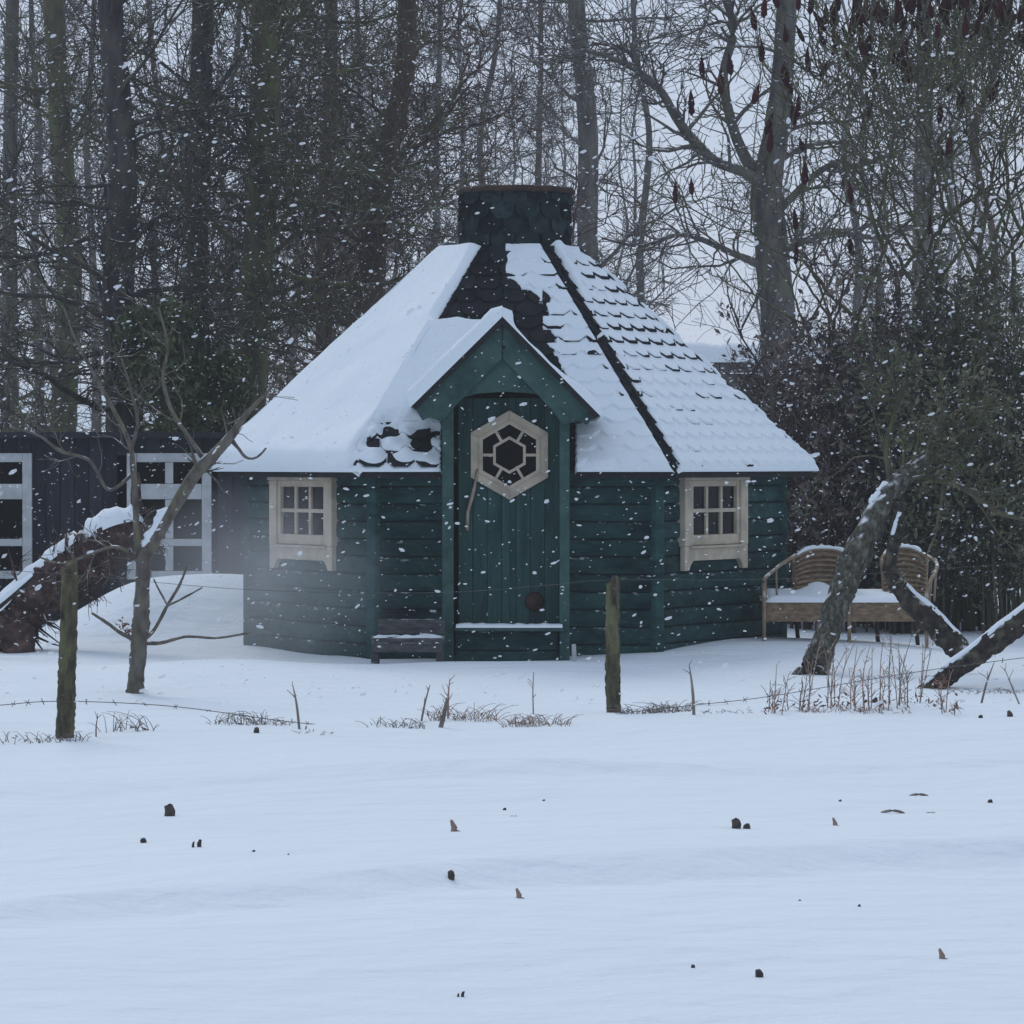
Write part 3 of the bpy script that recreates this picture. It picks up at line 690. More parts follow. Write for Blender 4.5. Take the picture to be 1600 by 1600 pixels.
# ------------------------------------------------------------------ small bench left of the door, white peg
bd = 26.35
o_ = at(637, 1035, bd)
pb = thing('plank_bench', 'low weathered plank bench dusted with snow left of the hut door', 'bench', (o_.x, bd, gz(o_.x, bd)))
hwb = .255
for i, (y0, y1, zz) in enumerate(((-.16, -.055, .185), (-.045, .055, .19), (.065, .165, .187))):
    MB().box(-hwb, hwb, y0, y1, zz - .028, zz).build('seat_plank', M['grey_wood'], pb, bevel=.006)
for sx in (-1, 1):
    for sy in (-.11, .12): MB().box(sx * .225 - .025, sx * .225 + .025, sy - .025, sy + .025, -.06, .157).build('leg', M['grey_wood'], pb, bevel=.004)
MB().box(-hwb + .04, hwb, .172, .195, .20, .305).build('back_board', M['grey_wood'], pb, bevel=.006)
MB().box(-hwb + .01, hwb - .01, -.165, -.148, .09, .155).build('apron', M['grey_wood'], pb, bevel=.004)
nn = 30; b = MB()
for i in range(nn + 1):
    for j in range(9):
        x = -hwb + .02 + (2 * hwb - .04) * i / nn; y = -.158 + .32 * j / 8
        hgt = .022 * (fbm(np.array([x * 9]), np.array([y * 9]), 81)[0] - .42) * 2.2; e = min(1, min(i, nn - i) / 2.0, min(j, 8 - j) / 1.0)
        b.v.append((x, y, .189 + max(-.006, hgt * e)))
for i in range(nn):
    for j in range(8): b.f.append((i * 9 + j, (i + 1) * 9 + j, (i + 1) * 9 + j + 1, i * 9 + j + 1))
b.build('snow_cover', M['rsnow'], pb, True)
p = at(897, 1024, 26.5)
wp = MB().tube([(0, 0, -.08), (.001, 0, .05), (-.002, 0, .128)], [.018, .017, .015], 10).build('marker_peg', M['white'], None, True, loc=(p.x, 26.5, gz(p.x, 26.5)))
tag(wp, 'short white peg standing in the snow just right of the door', 'peg')

# ------------------------------------------------------------------ shed behind on the left
SD = 34.0; sx0, sx1 = at(-330, 0, SD).x, at(600, 0, SD).x; sz1 = at(0, 684, SD).z
shed = thing('garden_shed', 'low black boarded shed with white framed windows behind the hut', 'shed', ((sx0 + sx1) / 2, SD, 0))
sc_ = (sx0 + sx1) / 2
wins = [(at(-85, 0, SD).x - sc_, at(51, 0, SD).x - sc_), (at(199, 0, SD).x - sc_, at(331, 0, SD).x - sc_)]
wz = [at(0, y, SD).z for y in (708, 900)]
x = sx0 - sc_
def inwin(a, b_): return [w for w in wins if a > w[0] + .03 - .13 and b_ < w[1] - .03 + .13 and b_ > w[0] + .02 and a < w[1] - .02]
bm_ = {}
while x < sx1 - sc_:
    a, b_ = x, x + .128
    w = [w for w in wins if b_ > w[0] + .02 and a < w[1] - .02]
    segs_ = [(-.15, sz1)] if not w else [(-.15, wz[1] + .02), (wz[0] - .02, sz1)]
    for z0, z1 in segs_:
        key = (round(z0, 3), round(z1, 3))
        if key not in bm_:
            bm_[key] = MB().box(0, .122, -.02, .0, z0, z1).mesh('board'); bm_[key].materials.append(M['shed'])
        o = obj('board', bm_[key], None, shed); o.location = (a, rnd.uniform(-.006, .006), 0)
    x += .128
MB().box(sx0 - sc_, sx1 - sc_, 2.3, 2.33, -.15, sz1).build('back_wall', M['shed'], shed)
for xx in (sx0 - sc_, sx1 - sc_): MB().box(xx - .015, xx + .015, .03, 2.3, -.15, sz1).build('side_wall', M['shed'], shed)
rf = MB().poly([(sx0 - sc_ - .15, -.15, sz1), (sx1 - sc_ + .15, -.15, sz1), (sx1 - sc_ + .15, 2.5, sz1 - .1), (sx0 - sc_ - .15, 2.5, sz1 - .1), (sx0 - sc_ - .15, -.15, sz1 + .05), (sx1 - sc_ + .15, -.15, sz1 + .05), (sx1 - sc_ + .15, 2.5, sz1 - .05), (sx0 - sc_ - .15, 2.5, sz1 - .05)], [(3, 2, 1, 0), (4, 5, 6, 7), (0, 1, 5, 4), (1, 2, 6, 5), (2, 3, 7, 6), (3, 0, 4, 7)]).build('roof', M['shed'], shed)
for wi, (a, b_) in enumerate(wins):
    zy = lambda y: at(0, y, SD).z
    wo = thing('x', None, None) if False else None
    wo = link(bpy.data.objects.new('window', None), shed)
    for s0 in (a, b_ - .085): MB().box(s0, s0 + .085, -.06, .0, zy(905), zy(708)).build('stile', M['white'], wo, bevel=.006)
    for y0, y1 in ((708, 722), (756, 780), (842, 853), (892, 904)): MB().box(a + .086, b_ - .086, -.052, .0, zy(y1), zy(y0)).build('rail', M['white'], wo, bevel=.005)
    mxx = (a + b_) / 2
    for y0, y1 in ((722.5, 755.5), (780.5, 841.5), (853.5, 891.5)):
        MB().box(mxx - .036, mxx + .036, -.048, .0, zy(y1), zy(y0)).build('mullion', M['white'], wo, bevel=.004)
        for s0, s1 in ((a + .087, mxx - .037), (mxx + .037, b_ - .087)):
            MB().box(s0, s1, -.022, -.016, zy(y1), zy(y0)).build('pane', M['glass'], wo)
MB().box(sx0 - sc_ + .1, sx1 - sc_ - .1, .7, .72, -.15, sz1 - .05).build('inner_wall', M['dark'], shed)

# ------------------------------------------------------------------ vectorised branches
def tubes(P, R, sides, name, flat=False):           # P (N,k,3), R (N,k)
    N_, k, _ = P.shape
    T = np.empty_like(P); T[:, 1:-1] = P[:, 2:] - P[:, :-2]; T[:, 0] = P[:, 1] - P[:, 0]; T[:, -1] = P[:, -1] - P[:, -2]
    T /= np.linalg.norm(T, axis=2, keepdims=True) + 1e-9
    ref = np.where(np.abs(T[:, :1, 2:3]) > .9, np.array([1., 0, 0]), np.array([0, 0, 1.]))
    A = np.cross(T, np.broadcast_to(ref, T.shape)); A /= np.linalg.norm(A, axis=2, keepdims=True) + 1e-9
    B = np.cross(T, A)
    th = np.arange(sides) * 2 * np.pi / sides
    V = P[:, :, None] + R[:, :, None, None] * (A[:, :, None] * np.cos(th)[None, None, :, None] + B[:, :, None] * np.sin(th)[None, None, :, None])
    base = (np.arange(N_)[:, None, None] * k + np.arange(k - 1)[None, :, None]) * sides
    j = np.arange(sides)[None, None, :]; j2 = (j + 1) % sides
    q = np.stack([base + j, base + j2, base + sides + j2, base + sides + j], -1).reshape(-1, 4)
    return V.reshape(-1, 3), q
def join(parts):
    vs, qs, n = [], [], 0
    for v, q in parts:
        vs.append(v); qs.append(q + n); n += len(v)
    return np.concatenate(vs), np.concatenate(qs)
def resample(pts, rads, k):
    pts = np.asarray([tuple(p) for p in pts], float); rads = np.asarray(rads, float)
    # Catmull-Rom through the points
    n = len(pts); t = np.linspace(0, n - 1, k); i = np.clip(t.astype(int), 0, n - 2); f = (t - i)[:, None]
    g = lambda a: pts[np.clip(a, 0, n - 1)]
    p0, p1, p2, p3 = g(i - 1), g(i), g(i + 1), g(i + 2)
    p = .5 * (2 * p1 + (p2 - p0) * f + (2 * p0 - 5 * p1 + 4 * p2 - p3) * f ** 2 + (3 * p1 - p0 - 3 * p2 + p3) * f ** 3)
    return p, np.interp(t, np.arange(n), rads)
def children(P, R, n, ln, ang, k, rng, t0=.15, t1=1.0, bias=(0, 0, 0), wig=.18, rr=.55, tip=.004, rmin=.003, lentaper=.5, flat=1.0):
    N_, kk, _ = P.shape
    cnt = N_ * n; pi = np.repeat(np.arange(N_), n)
    t = rng.uniform(t0, t1, cnt) * (kk - 1); i = np.clip(t.astype(int), 0, kk - 2); f = (t - i)[:, None]
    p = P[pi, i] * (1 - f) + P[pi, i + 1] * f
    d = P[pi, i + 1] - P[pi, i]; d /= np.linalg.norm(d, axis=1, keepdims=True) + 1e-9
    r = R[pi, i] * (1 - f[:, 0]) + R[pi, i + 1] * f[:, 0]
    v = rng.normal(size=(cnt, 3)); v[:, 2] *= flat; v -= (v * d).sum(1, keepdims=True) * d; v /= np.linalg.norm(v, axis=1, keepdims=True) + 1e-9
    a = rng.uniform(ang[0], ang[1], cnt)[:, None]
    dd = d * np.cos(a) + v * np.sin(a) + np.array(bias); dd /= np.linalg.norm(dd, axis=1, keepdims=True)
    L = rng.uniform(ln[0], ln[1], cnt) * (1 - lentaper * t / (kk - 1))
    out = np.empty((cnt, k, 3)); out[:, 0] = p; cur = dd
    for s in range(1, k):
        cur = cur + rng.normal(scale=wig, size=(cnt, 3)) + np.array(bias) * .25
        cur /= np.linalg.norm(cur, axis=1, keepdims=True)
        out[:, s] = out[:, s - 1] + cur * (L / (k - 1))[:, None]
    r0 = np.maximum(r * rr, rmin) * rng.uniform(.7, 1.1, cnt)
    RR = r0[:, None] * (1 - np.linspace(0, 1, k)[None]) + np.minimum(tip, r0)[:, None] * np.linspace(0, 1, k)[None]
    return out, RR
def leaves(P, n, size, rng, spread=.05, elong=1.6):   # small two-triangle blades around branch points
    N_, k, _ = P.shape; c = P.reshape(-1, 3); c = c[rng.integers(0, len(c), n)] + rng.normal(scale=spread, size=(n, 3))
    a = rng.normal(size=(n, 3)); a /= np.linalg.norm(a, axis=1, keepdims=True)
    b = rng.normal(size=(n, 3)); b -= (b * a).sum(1, keepdims=True) * a; b /= np.linalg.norm(b, axis=1, keepdims=True)
    s = rng.uniform(size[0], size[1], n)[:, None]; nrm = np.cross(a, b) * s * .25
    V = np.stack([c - a * s * elong, c + b * s * .6 + nrm, c + a * s * elong, c - b * s * .6 + nrm], 1)
    return V.reshape(-1, 3), np.arange(n * 4).reshape(-1, 4)
def bumpy_trunk(pts, rads, k, sides, seed, amp=.12):
    p, r = resample(pts, rads, k); v, q = tubes(p[None], r[None], sides, '')
    th = np.tile(np.arange(sides), k) * 2 * np.pi / sides; row = np.repeat(np.arange(k), sides)
    ctr = p[row]; off = v - ctr
    f = 1 + amp * 2 * (fbm(np.cos(th) * 1.7 + row * .35 + seed, np.sin(th) * 1.7 + row * .21, seed) - .5) + amp * .5 * (_hash(row * 7.0, np.round(th * 9), seed) - .5)
    return ctr + off * f[:, None], q, p, r

def big_tree(name, label, d, pts, bark, seed, nl=34, limbs=(), n2=10, n3=8, llen=(1.2, 3.4), group='bare trees behind the hut', bias=(0, 0, .05), n4=0, zmin=.1):
    rng = np.random.default_rng(seed)
    P3 = [at(x, y, d) for x, y, w_ in pts]; R3 = [w_ * d / F / 2 for x, y, w_ in pts]
    # carry the trunk down into the ground
    g0 = gz(P3[0].x, d)
    if P3[0].z > g0 - .1:
        P3 = [Vector((P3[0].x + .02, d, g0 - .15))] + P3; R3 = [R3[0] * 1.25] + R3
    for i_ in range(1, len(P3)): P3[i_].x += rng.normal(0, .035)
    root = thing(name, label, 'tree', (P3[0].x, d, g0), 0, group)
    org = np.array([P3[0].x, d, g0])
    v, q, p, r = bumpy_trunk(P3, R3, 40, 14, seed)
    obj('trunk', mesh_np('trunk', v - org, q, smooth=True), M[bark], root)
    parts = []
    P1, R1 = children(p[None], r[None], nl, llen, (.9, 1.6), 9, rng, zmin, 1.0, bias, .17, .24, .006, .010, .35)
    ex = []
    for lpts in limbs:
        lp3 = [at(x, y, d + dz) for x, y, w_, dz in lpts]; lr = [w_ * d / F / 2 for x, y, w_, dz in lpts]
        v, q, pp, rr = bumpy_trunk(lp3, lr, 28, 9, seed + 5)
        obj('limb', mesh_np('limb', v - org, q, smooth=True), M[bark], root)
        ex.append((pp, rr))
    Pe, Re = children(p[None], r[None], 170, (.15, .7), (.6, 1.4), 5, rng, .02, .95, (0, 0, .1), .3, .03, .004, .0055, .3); parts.append(tubes(Pe, Re, 3, ''))
    parts.append(tubes(P1, R1, 5, ''))
    P2, R2 = children(P1, R1, n2, (.35, 1.2), (.5, 1.2), 6, rng, .2, 1.0, bias, .26, .55, .006, .008, .4)
    for pp, rr in ex:
        Pa, Ra = children(pp[None], rr[None], 26, (.4, 1.5), (.6, 1.3), 6, rng, .1, 1.0, bias, .24, .45, .004, .006, .3)
        P2 = np.concatenate([P2, Pa]); R2 = np.concatenate([R2, Ra])
    parts.append(tubes(P2, R2, 4, ''))
    P3_, R3_ = children(P2, R2, n3, (.15, .6), (.4, 1.2), 3, rng, .25, 1.0, bias, .3, .75, .0045, .0062, .3)
    parts.append(tubes(P3_, R3_, 3, ''))
    v, q = join(parts)
    obj('crown', mesh_np('crown', v - org, q, smooth=True), M[bark], root)
    return root

big_tree('bare_tree', 'slim hazy trunk nearest the left edge of the picture', 48, [(20, 700, 28), (25, 300, 24), (20, -100, 20), (18, -500, 12)], 'bark', 101)
big_tree('bare_tree', 'greyish mossy trunk second from the left edge above the shed', 45, [(95, 700, 42), (100, 420, 37), (90, 200, 34), (85, -150, 30), (80, -500, 20)], 'bark_moss', 102)
big_tree('bare_tree', 'thick dark trunk above the shed, third from the left edge', 37.5, [(190, 690, 58), (192, 450, 52), (188, 250, 47), (180, 0, 40), (170, -200, 32), (165, -500, 20)], 'bark_dark', 103, 44)
big_tree('bare_tree', 'straight dark trunk rising behind the green bush left of the hut', 41, [(305, 700, 46), (303, 400, 41), (318, 150, 36), (320, -150, 30), (325, -500, 18)], 'bark_dark', 104, 40)
big_tree('bare_tree', 'broad mossy trunk behind the left end of the hut roof', 38.5, [(388, 700, 56), (395, 430, 50), (405, 200, 46), (415, 0, 42), (425, -200, 36), (430, -500, 20)], 'bark_moss', 105, 44)
big_tree('bare_tree', 'thin trunk behind the left slope of the hut roof', 47, [(503, 640, 30), (505, 400, 26), (515, 100, 22), (520, -150, 18), (520, -450, 12)], 'bark_red', 106)
big_tree('bare_tree', 'leaning brown trunk left of the smoke hood', 41, [(575, 640, 52), (592, 430, 40), (602, 260, 35), (626, 90, 31), (640, -150, 26), (650, -450, 16)], 'bark_red', 107, 40)
big_tree('bare_tree', 'slender straight grey trunk just right of the smoke hood', 50, [(924, 560, 38), (918, 400, 34), (910, 200, 31), (905, 0, 28), (900, -200, 24), (895, -450, 16)], 'bark', 108, 26, n2=7, llen=(1.0, 2.8))
big_tree('bare_tree', 'big grey tree with a long arching limb right of the hut roof', 42,
         [(1213, 700, 60), (1210, 520, 55), (1206, 400, 52), (1204, 300, 50), (1216, 150, 36), (1228, -50, 30), (1235, -400, 16)], 'bark', 109, 12,
         limbs=[[(1195, 290, 22, 0), (1160, 269, 17, -.1), (1110, 247, 16, -.2), (1060, 190, 15, -.3), (1030, 140, 13, -.4), (985, 105, 9, -.5), (925, 82, 6, -.6), (880, 80, 4, -.6)],
                [(1190, 290, 24, 0), (1150, 215, 17, .2), (1130, 120, 15, .3), (1145, 40, 13, .3), (1105, -60, 10, .3), (1060, -160, 6, .3)],
                [(1200, 418, 16, 0), (1150, 398, 11, -.2), (1090, 372, 9, -.4), (1055, 368, 7, -.5), (1000, 385, 5, -.6), (940, 372, 3.5, -.6)],
                [(1215, 330, 14, 0), (1290, 262, 10, -.3), (1345, 258, 8, -.4), (1420, 230, 6, -.4)],
                [(1035, 145, 9, -.4), (1000, 120, 7, -.3), (980, 80, 6, -.2), (925, 68, 4, -.2)],
                [(1210, 400, 14, 0), (1290, 365, 10, .1), (1380, 370, 8, .2), (1480, 330, 5, .3)]], n2=7, n3=7, llen=(.8, 2.2), zmin=.3)
big_tree('bare_tree', 'pale hazy trunk behind the red fruited shrubs on the right', 62, [(1440, 620, 38), (1442, 300, 32), (1440, 100, 24), (1435, -200, 16)], 'bark', 110, 30)
far_px = [(60, 560), (145, 600), (250, 610), (350, 600), (450, 620), (560, 600), (680, 560), (760, 560), (845, 560), (1010, 600), (1330, 620), (1540, 620)]
far_lab = ['thin hazy far trunk between the two leftmost trunks', 'thin hazy far trunk left of the thick dark trunk', 'thin hazy far trunk above the green bush', 'thin hazy far trunk between dark and mossy trunks left of the hut',
           'thin hazy far trunk above the left roof corner', 'thin hazy far trunk beside the leaning brown trunk', 'thin hazy far trunk above the left roof slope near the hood', 'thin hazy far trunk directly behind the smoke hood',
           'thin hazy far trunk between smoke hood and slender grey trunk', 'faint far trunk in the gap right of the smoke hood', 'faint far trunk behind the red fruited shrubs', 'faint far trunk at the right edge of the picture']
for i, ((x, y), lb) in enumerate(zip(far_px, far_lab)):
    d = 56 + (i * 7) % 19
    gap = x in (1010,)
    j = rnd.uniform(-15, 15)
    big_tree('bare_tree', lb, d, [(x, y, 15), (x + j, 400, 12), (x - j, 220, 10), (x + j * 2, 50, 8), (x + j * 3, -250, 5)], ['bark_far', 'bark_far', 'bark_red'][i % 3], 200 + i, 14 if gap else (40 if x < 900 else 30), n2=8, n3=7, llen=(1.4, 3.8), zmin=.05)

# far wood: a mass nobody could count
rng = np.random.default_rng(300)
parts = []
nT = 90
X = rng.uniform(-26, 26, nT); Y = rng.uniform(80, 125, nT)
keepg = ~((X / Y > (1010 - 800) / F) & (X / Y < (1180 - 800) / F))
X, Y = X[keepg], Y[keepg]; nT = len(X)
Zg = ground_z(X, Y); k = 10
P = np.empty((nT, k, 3)); hh = rng.uniform(7, 14, nT); lean_ = rng.normal(scale=1.2, size=nT)
for s in range(k):
    P[:, s, 0] = X + lean_ * s / k + rng.normal(scale=.12, size=nT); P[:, s, 1] = Y; P[:, s, 2] = Zg - .2 + hh * s / (k - 1)
R = rng.uniform(.04, .10, nT)[:, None] * (1 - .8 * np.linspace(0, 1, k)[None])
parts.append(tubes(P, R, 6, ''))
P1, R1 = children(P, R, 30, (1, 3.2), (.7, 1.4), 6, rng, .06, 1, (0, 0, .05), .16, .3, .012, .016, .4); parts.append(tubes(P1, R1, 3, ''))
P2, R2 = children(P1, R1, 9, (.4, 1.3), (.5, 1.2), 3, rng, .15, 1, (0, 0, .05), .25, .6, .007, .009, .3); parts.append(tubes(P2, R2, 3, ''))
v, q = join(parts)
tag(obj('far_wood', mesh_np('far_wood', v, q, smooth=True), M['bark_far']), 'far off bare winter wood fading into the snowfall', 'wood', kind='stuff')

# ------------------------------------------------------------------ evergreen bush above the shed
def evergreen(label, px, py, d, rad, seed, nleaf=9000, top=520):
    rng = np.random.default_rng(seed); c = at(px, py, d); g0 = gz(c.x, d); org = np.array([c.x, d, g0])
    root = thing('evergreen_bush', label, 'bush', tuple(org), 0, 'evergreen bushes behind the shed')
    topz = at(px, top, d).z
    p, r = resample([(0, 0, -.1), (.03, 0, (topz - g0) * .5), (-.02, 0, topz - g0)], [.06, .04, .012], 12)
    v, q = tubes(p[None], r[None], 8, ''); obj('trunk', mesh_np('trunk', v, q, smooth=True), M['bark_dark'], root)
    P1, R1 = children(p[None], r[None], 60, (rad * .6, rad * 1.3), (1.0, 1.5), 7, rng, .25, 1, (0, 0, .08), .2, .3, .004, .006, .55)
    P2, R2 = children(P1, R1, 8, (.1, .35), (.5, 1.1), 4, rng, .2, 1, (0, 0, .05), .2, .5, .002, .003)
    v, q = join([tubes(P1, R1, 4, ''), tubes(P2, R2, 3, ''), leaves(P2, nleaf, (.014, .032), rng, .04)])
    obj('crown', mesh_np('crown', v, q), M['needle'], root)
evergreen('dense dark green evergreen bush above the shed beside the hut roof', 255, 640, 36.8, .75, 401, 14000, 505)
evergreen('smaller dark green bush showing above the shed near the roof corner', 350, 640, 37.2, .5, 402, 7000, 570)

# ------------------------------------------------------------------ hedge shrubs right of the hut
def shrub(label, px, d, top, rad, seed, bark, leaf, nst=26, nleaf=5000):
    rng = np.random.default_rng(seed); x0 = (px - 800) * d / F; g0 = gz(x0, d); H = at(px, top, d).z - g0
    root = thing('hedge_shrub', label, 'shrub', (x0, d, g0), 0, 'tangled shrubs of the hedge behind the wicker seat')
    k = 9; n = nst
    a = rng.uniform(0, 2 * np.pi, n); lean = rng.uniform(.0, 1, n) ** .7 * rad
    base = np.stack([np.cos(a) * rng.uniform(0, .35, n), np.sin(a) * rng.uniform(0, .25, n), np.full(n, -.08)], 1)
    tip = np.stack([np.cos(a) * lean, np.sin(a) * lean * .8, H * rng.uniform(.5, 1.12, n) * (1 - .25 * lean / rad)], 1)
    t = np.linspace(0, 1, k)[None, :, None]
    P = base[:, None] * (1 - t ** 1.5) + tip[:, None] * t ** 1.5; P[:, :, 2] = base[:, None, 2] * (1 - t[..., 0]) + tip[:, None, 2] * t[..., 0]
    P += rng.normal(scale=.03, size=P.shape) * t
    R = rng.uniform(.009, .02, n)[:, None] * (1 - .75 * np.linspace(0, 1, k)[None])
    v, q = tubes(P, R, 5, ''); obj('stems', mesh_np('stems', v, q, smooth=True), M[bark], root)
    P1, R1 = children(P, R, 12, (.25, .9), (.4, 1.2), 6, rng, .18, 1, (0, 0, .06), .22, .55, .003, .005, .3)
    P2, R2 = children(P1, R1, 8, (.1, .4), (.4, 1.2), 3, rng, .1, 1, (0, 0, .04), .3, .6, .0024, .003)
    v, q = join([tubes(P1, R1, 3, ''), tubes(P2, R2, 3, '')]); obj('twigs', mesh_np('twigs', v, q), M[bark], root)
    v, q = leaves(P2, nleaf, (.014, .036), rng, .03); obj('leaves', mesh_np('leaves', v, q), M[leaf], root)
    v, q = leaves(P2, 1900, (.006, .018), rng, .02, 1.3); tag(obj('snow_flecks', mesh_np('snow_flecks', v, q), M['fleck'], root), kind='stuff')
SHR = [(1235, 32.6, 520, .5, 'bark_red', 'shrubleaf', 'brown twiggy shrub touching the right corner of the hut'),
       (1300, 31.8, 460, .62, 'bark_red', 'shrubleaf', 'purplish brown shrub just behind the left half of the wicker seat'),
       (1375, 32.4, 440, .65, 'bark_red', 'shrubleaf', 'tall purplish brown shrub behind the leaning lichened trunk'),
       (1440, 31.6, 430, .62, 'bark_dark', 'mossleaf', 'dull green shrub behind the right end of the wicker seat'),
       (1515, 32.2, 400, .66, 'bark_moss', 'mossleaf', 'mossy green shrub right of the wicker seat'),
       (1590, 31.5, 390, .66, 'bark_moss', 'mossleaf', 'mossy green shrub cut by the right edge of the picture'),
       (1340, 33.8, 500, .75, 'bark_dark', 'shrubleaf', 'dark shrub deep in the hedge behind the seat'),
       (1480, 33.8, 450, .8, 'bark_dark', 'mossleaf', 'dark green shrub deep in the hedge right of the seat'),
       (1620, 33.6, 440, .8, 'bark_dark', 'mossleaf', 'dark shrub deep in the hedge at the right edge')]
for i, (px, d, top, rad, bk, lf, lb) in enumerate(SHR): shrub(lb, px, d, top, rad, 500 + i, bk, lf, 30, 5600 if lf == 'mossleaf' else 4200)
# sapling in front of the sky gap
rng = np.random.default_rng(555)
sd = 31.0
def sapling():
    b0 = at(1207, 700, sd); g0 = gz(b0.x, sd); org = np.array([b0.x, sd, g0])
    root = thing('sapling', 'small dark forked sapling rising behind the right roof slope', 'tree', tuple(org))
    main, mr = resample([(0, 0, -.1), (0, 0, 1.2)] + [tuple(np.array(at(x, y, sd)) - org) for x, y in ((1206, 640), (1204, 595))], [.022, .018, .015, .013], 16)
    v, q = tubes(main[None], mr[None], 7, ''); obj('trunk', mesh_np('trunk', v, q, smooth=True), M['bark_dark'], root)
    P = []; R = []
    for br in ([(1204, 597), (1180, 560), (1155, 520), (1140, 480)], [(1204, 595), (1235, 570), (1250, 530), (1262, 490)], [(1160, 530), (1150, 495), (1138, 465), (1135, 430)], [(1155, 520), (1170, 490), (1180, 470), (1186, 440)], [(1206, 640), (1180, 625), (1160, 610), (1130, 608)]):
        p, r = resample([np.array(at(x, y, sd)) - org for x, y in br], [.011, .009, .007, .004], 8); P.append(p); R.append(r)
    P = np.array(P); R = np.array(R); P2, R2 = children(P, R, 9, (.1, .45), (.4, 1.0), 5, rng, .2, 1, (0, 0, .1), .2, .6, .0025, .003)
    v, q = join([tubes(P, R, 5, ''), tubes(P2, R2, 3, '')]); obj('crown', mesh_np('crown', v, q), M['bark_dark'], root)
sapling()

# ------------------------------------------------------------------ sumacs with fruit cones
cone_b = MB(); kk, ns = 8, 7
for i in range(kk):
    t_ = i / (kk - 1); rr = .027 * math.sin(math.pi * min(1, t_ ** .75 * .96 + .04)) ** .8 * (1.15 - .55 * t_) + .002
    for j in range(ns):
        a = 2 * math.pi * j / ns + i * .4; r2 = rr * (1 + .22 * math.sin(j * 2.3 + i * 1.9))
        cone_b.v.append((r2 * math.cos(a), r2 * math.sin(a), t_ * .165))
for i in range(kk - 1):
    for j in range(ns): cone_b.f.append((i * ns + j, i * ns + (j + 1) % ns, (i + 1) * ns + (j + 1) % ns, (i + 1) * ns + j))
cone_me = cone_b.mesh('fruit_cone', True); cone_me.materials.append(M['cone'])
CONES = [(1097, 118), (1080, 178), (1055, 315), (1081, 302), (1142, 115), (1126, 145), (1180, 45), (1193, 25), (1228, 65), (1246, 180), (1222, 120), (1176, 160), (1190, 95), (1262, 110), (1230, 135), (1241, 195), (1202, 235), (1330, 315), (1331, 398), (1243, 355), (1243, 410),
         (1391, 100), (1350, 85), (1360, 90), (1356, 180), (1466, 190), (1496, 168), (1470, 250), (1452, 365), (1480, 245), (1257, 285), (1330, 55), (1290, 40), (1265, 20), (1310, 15)]
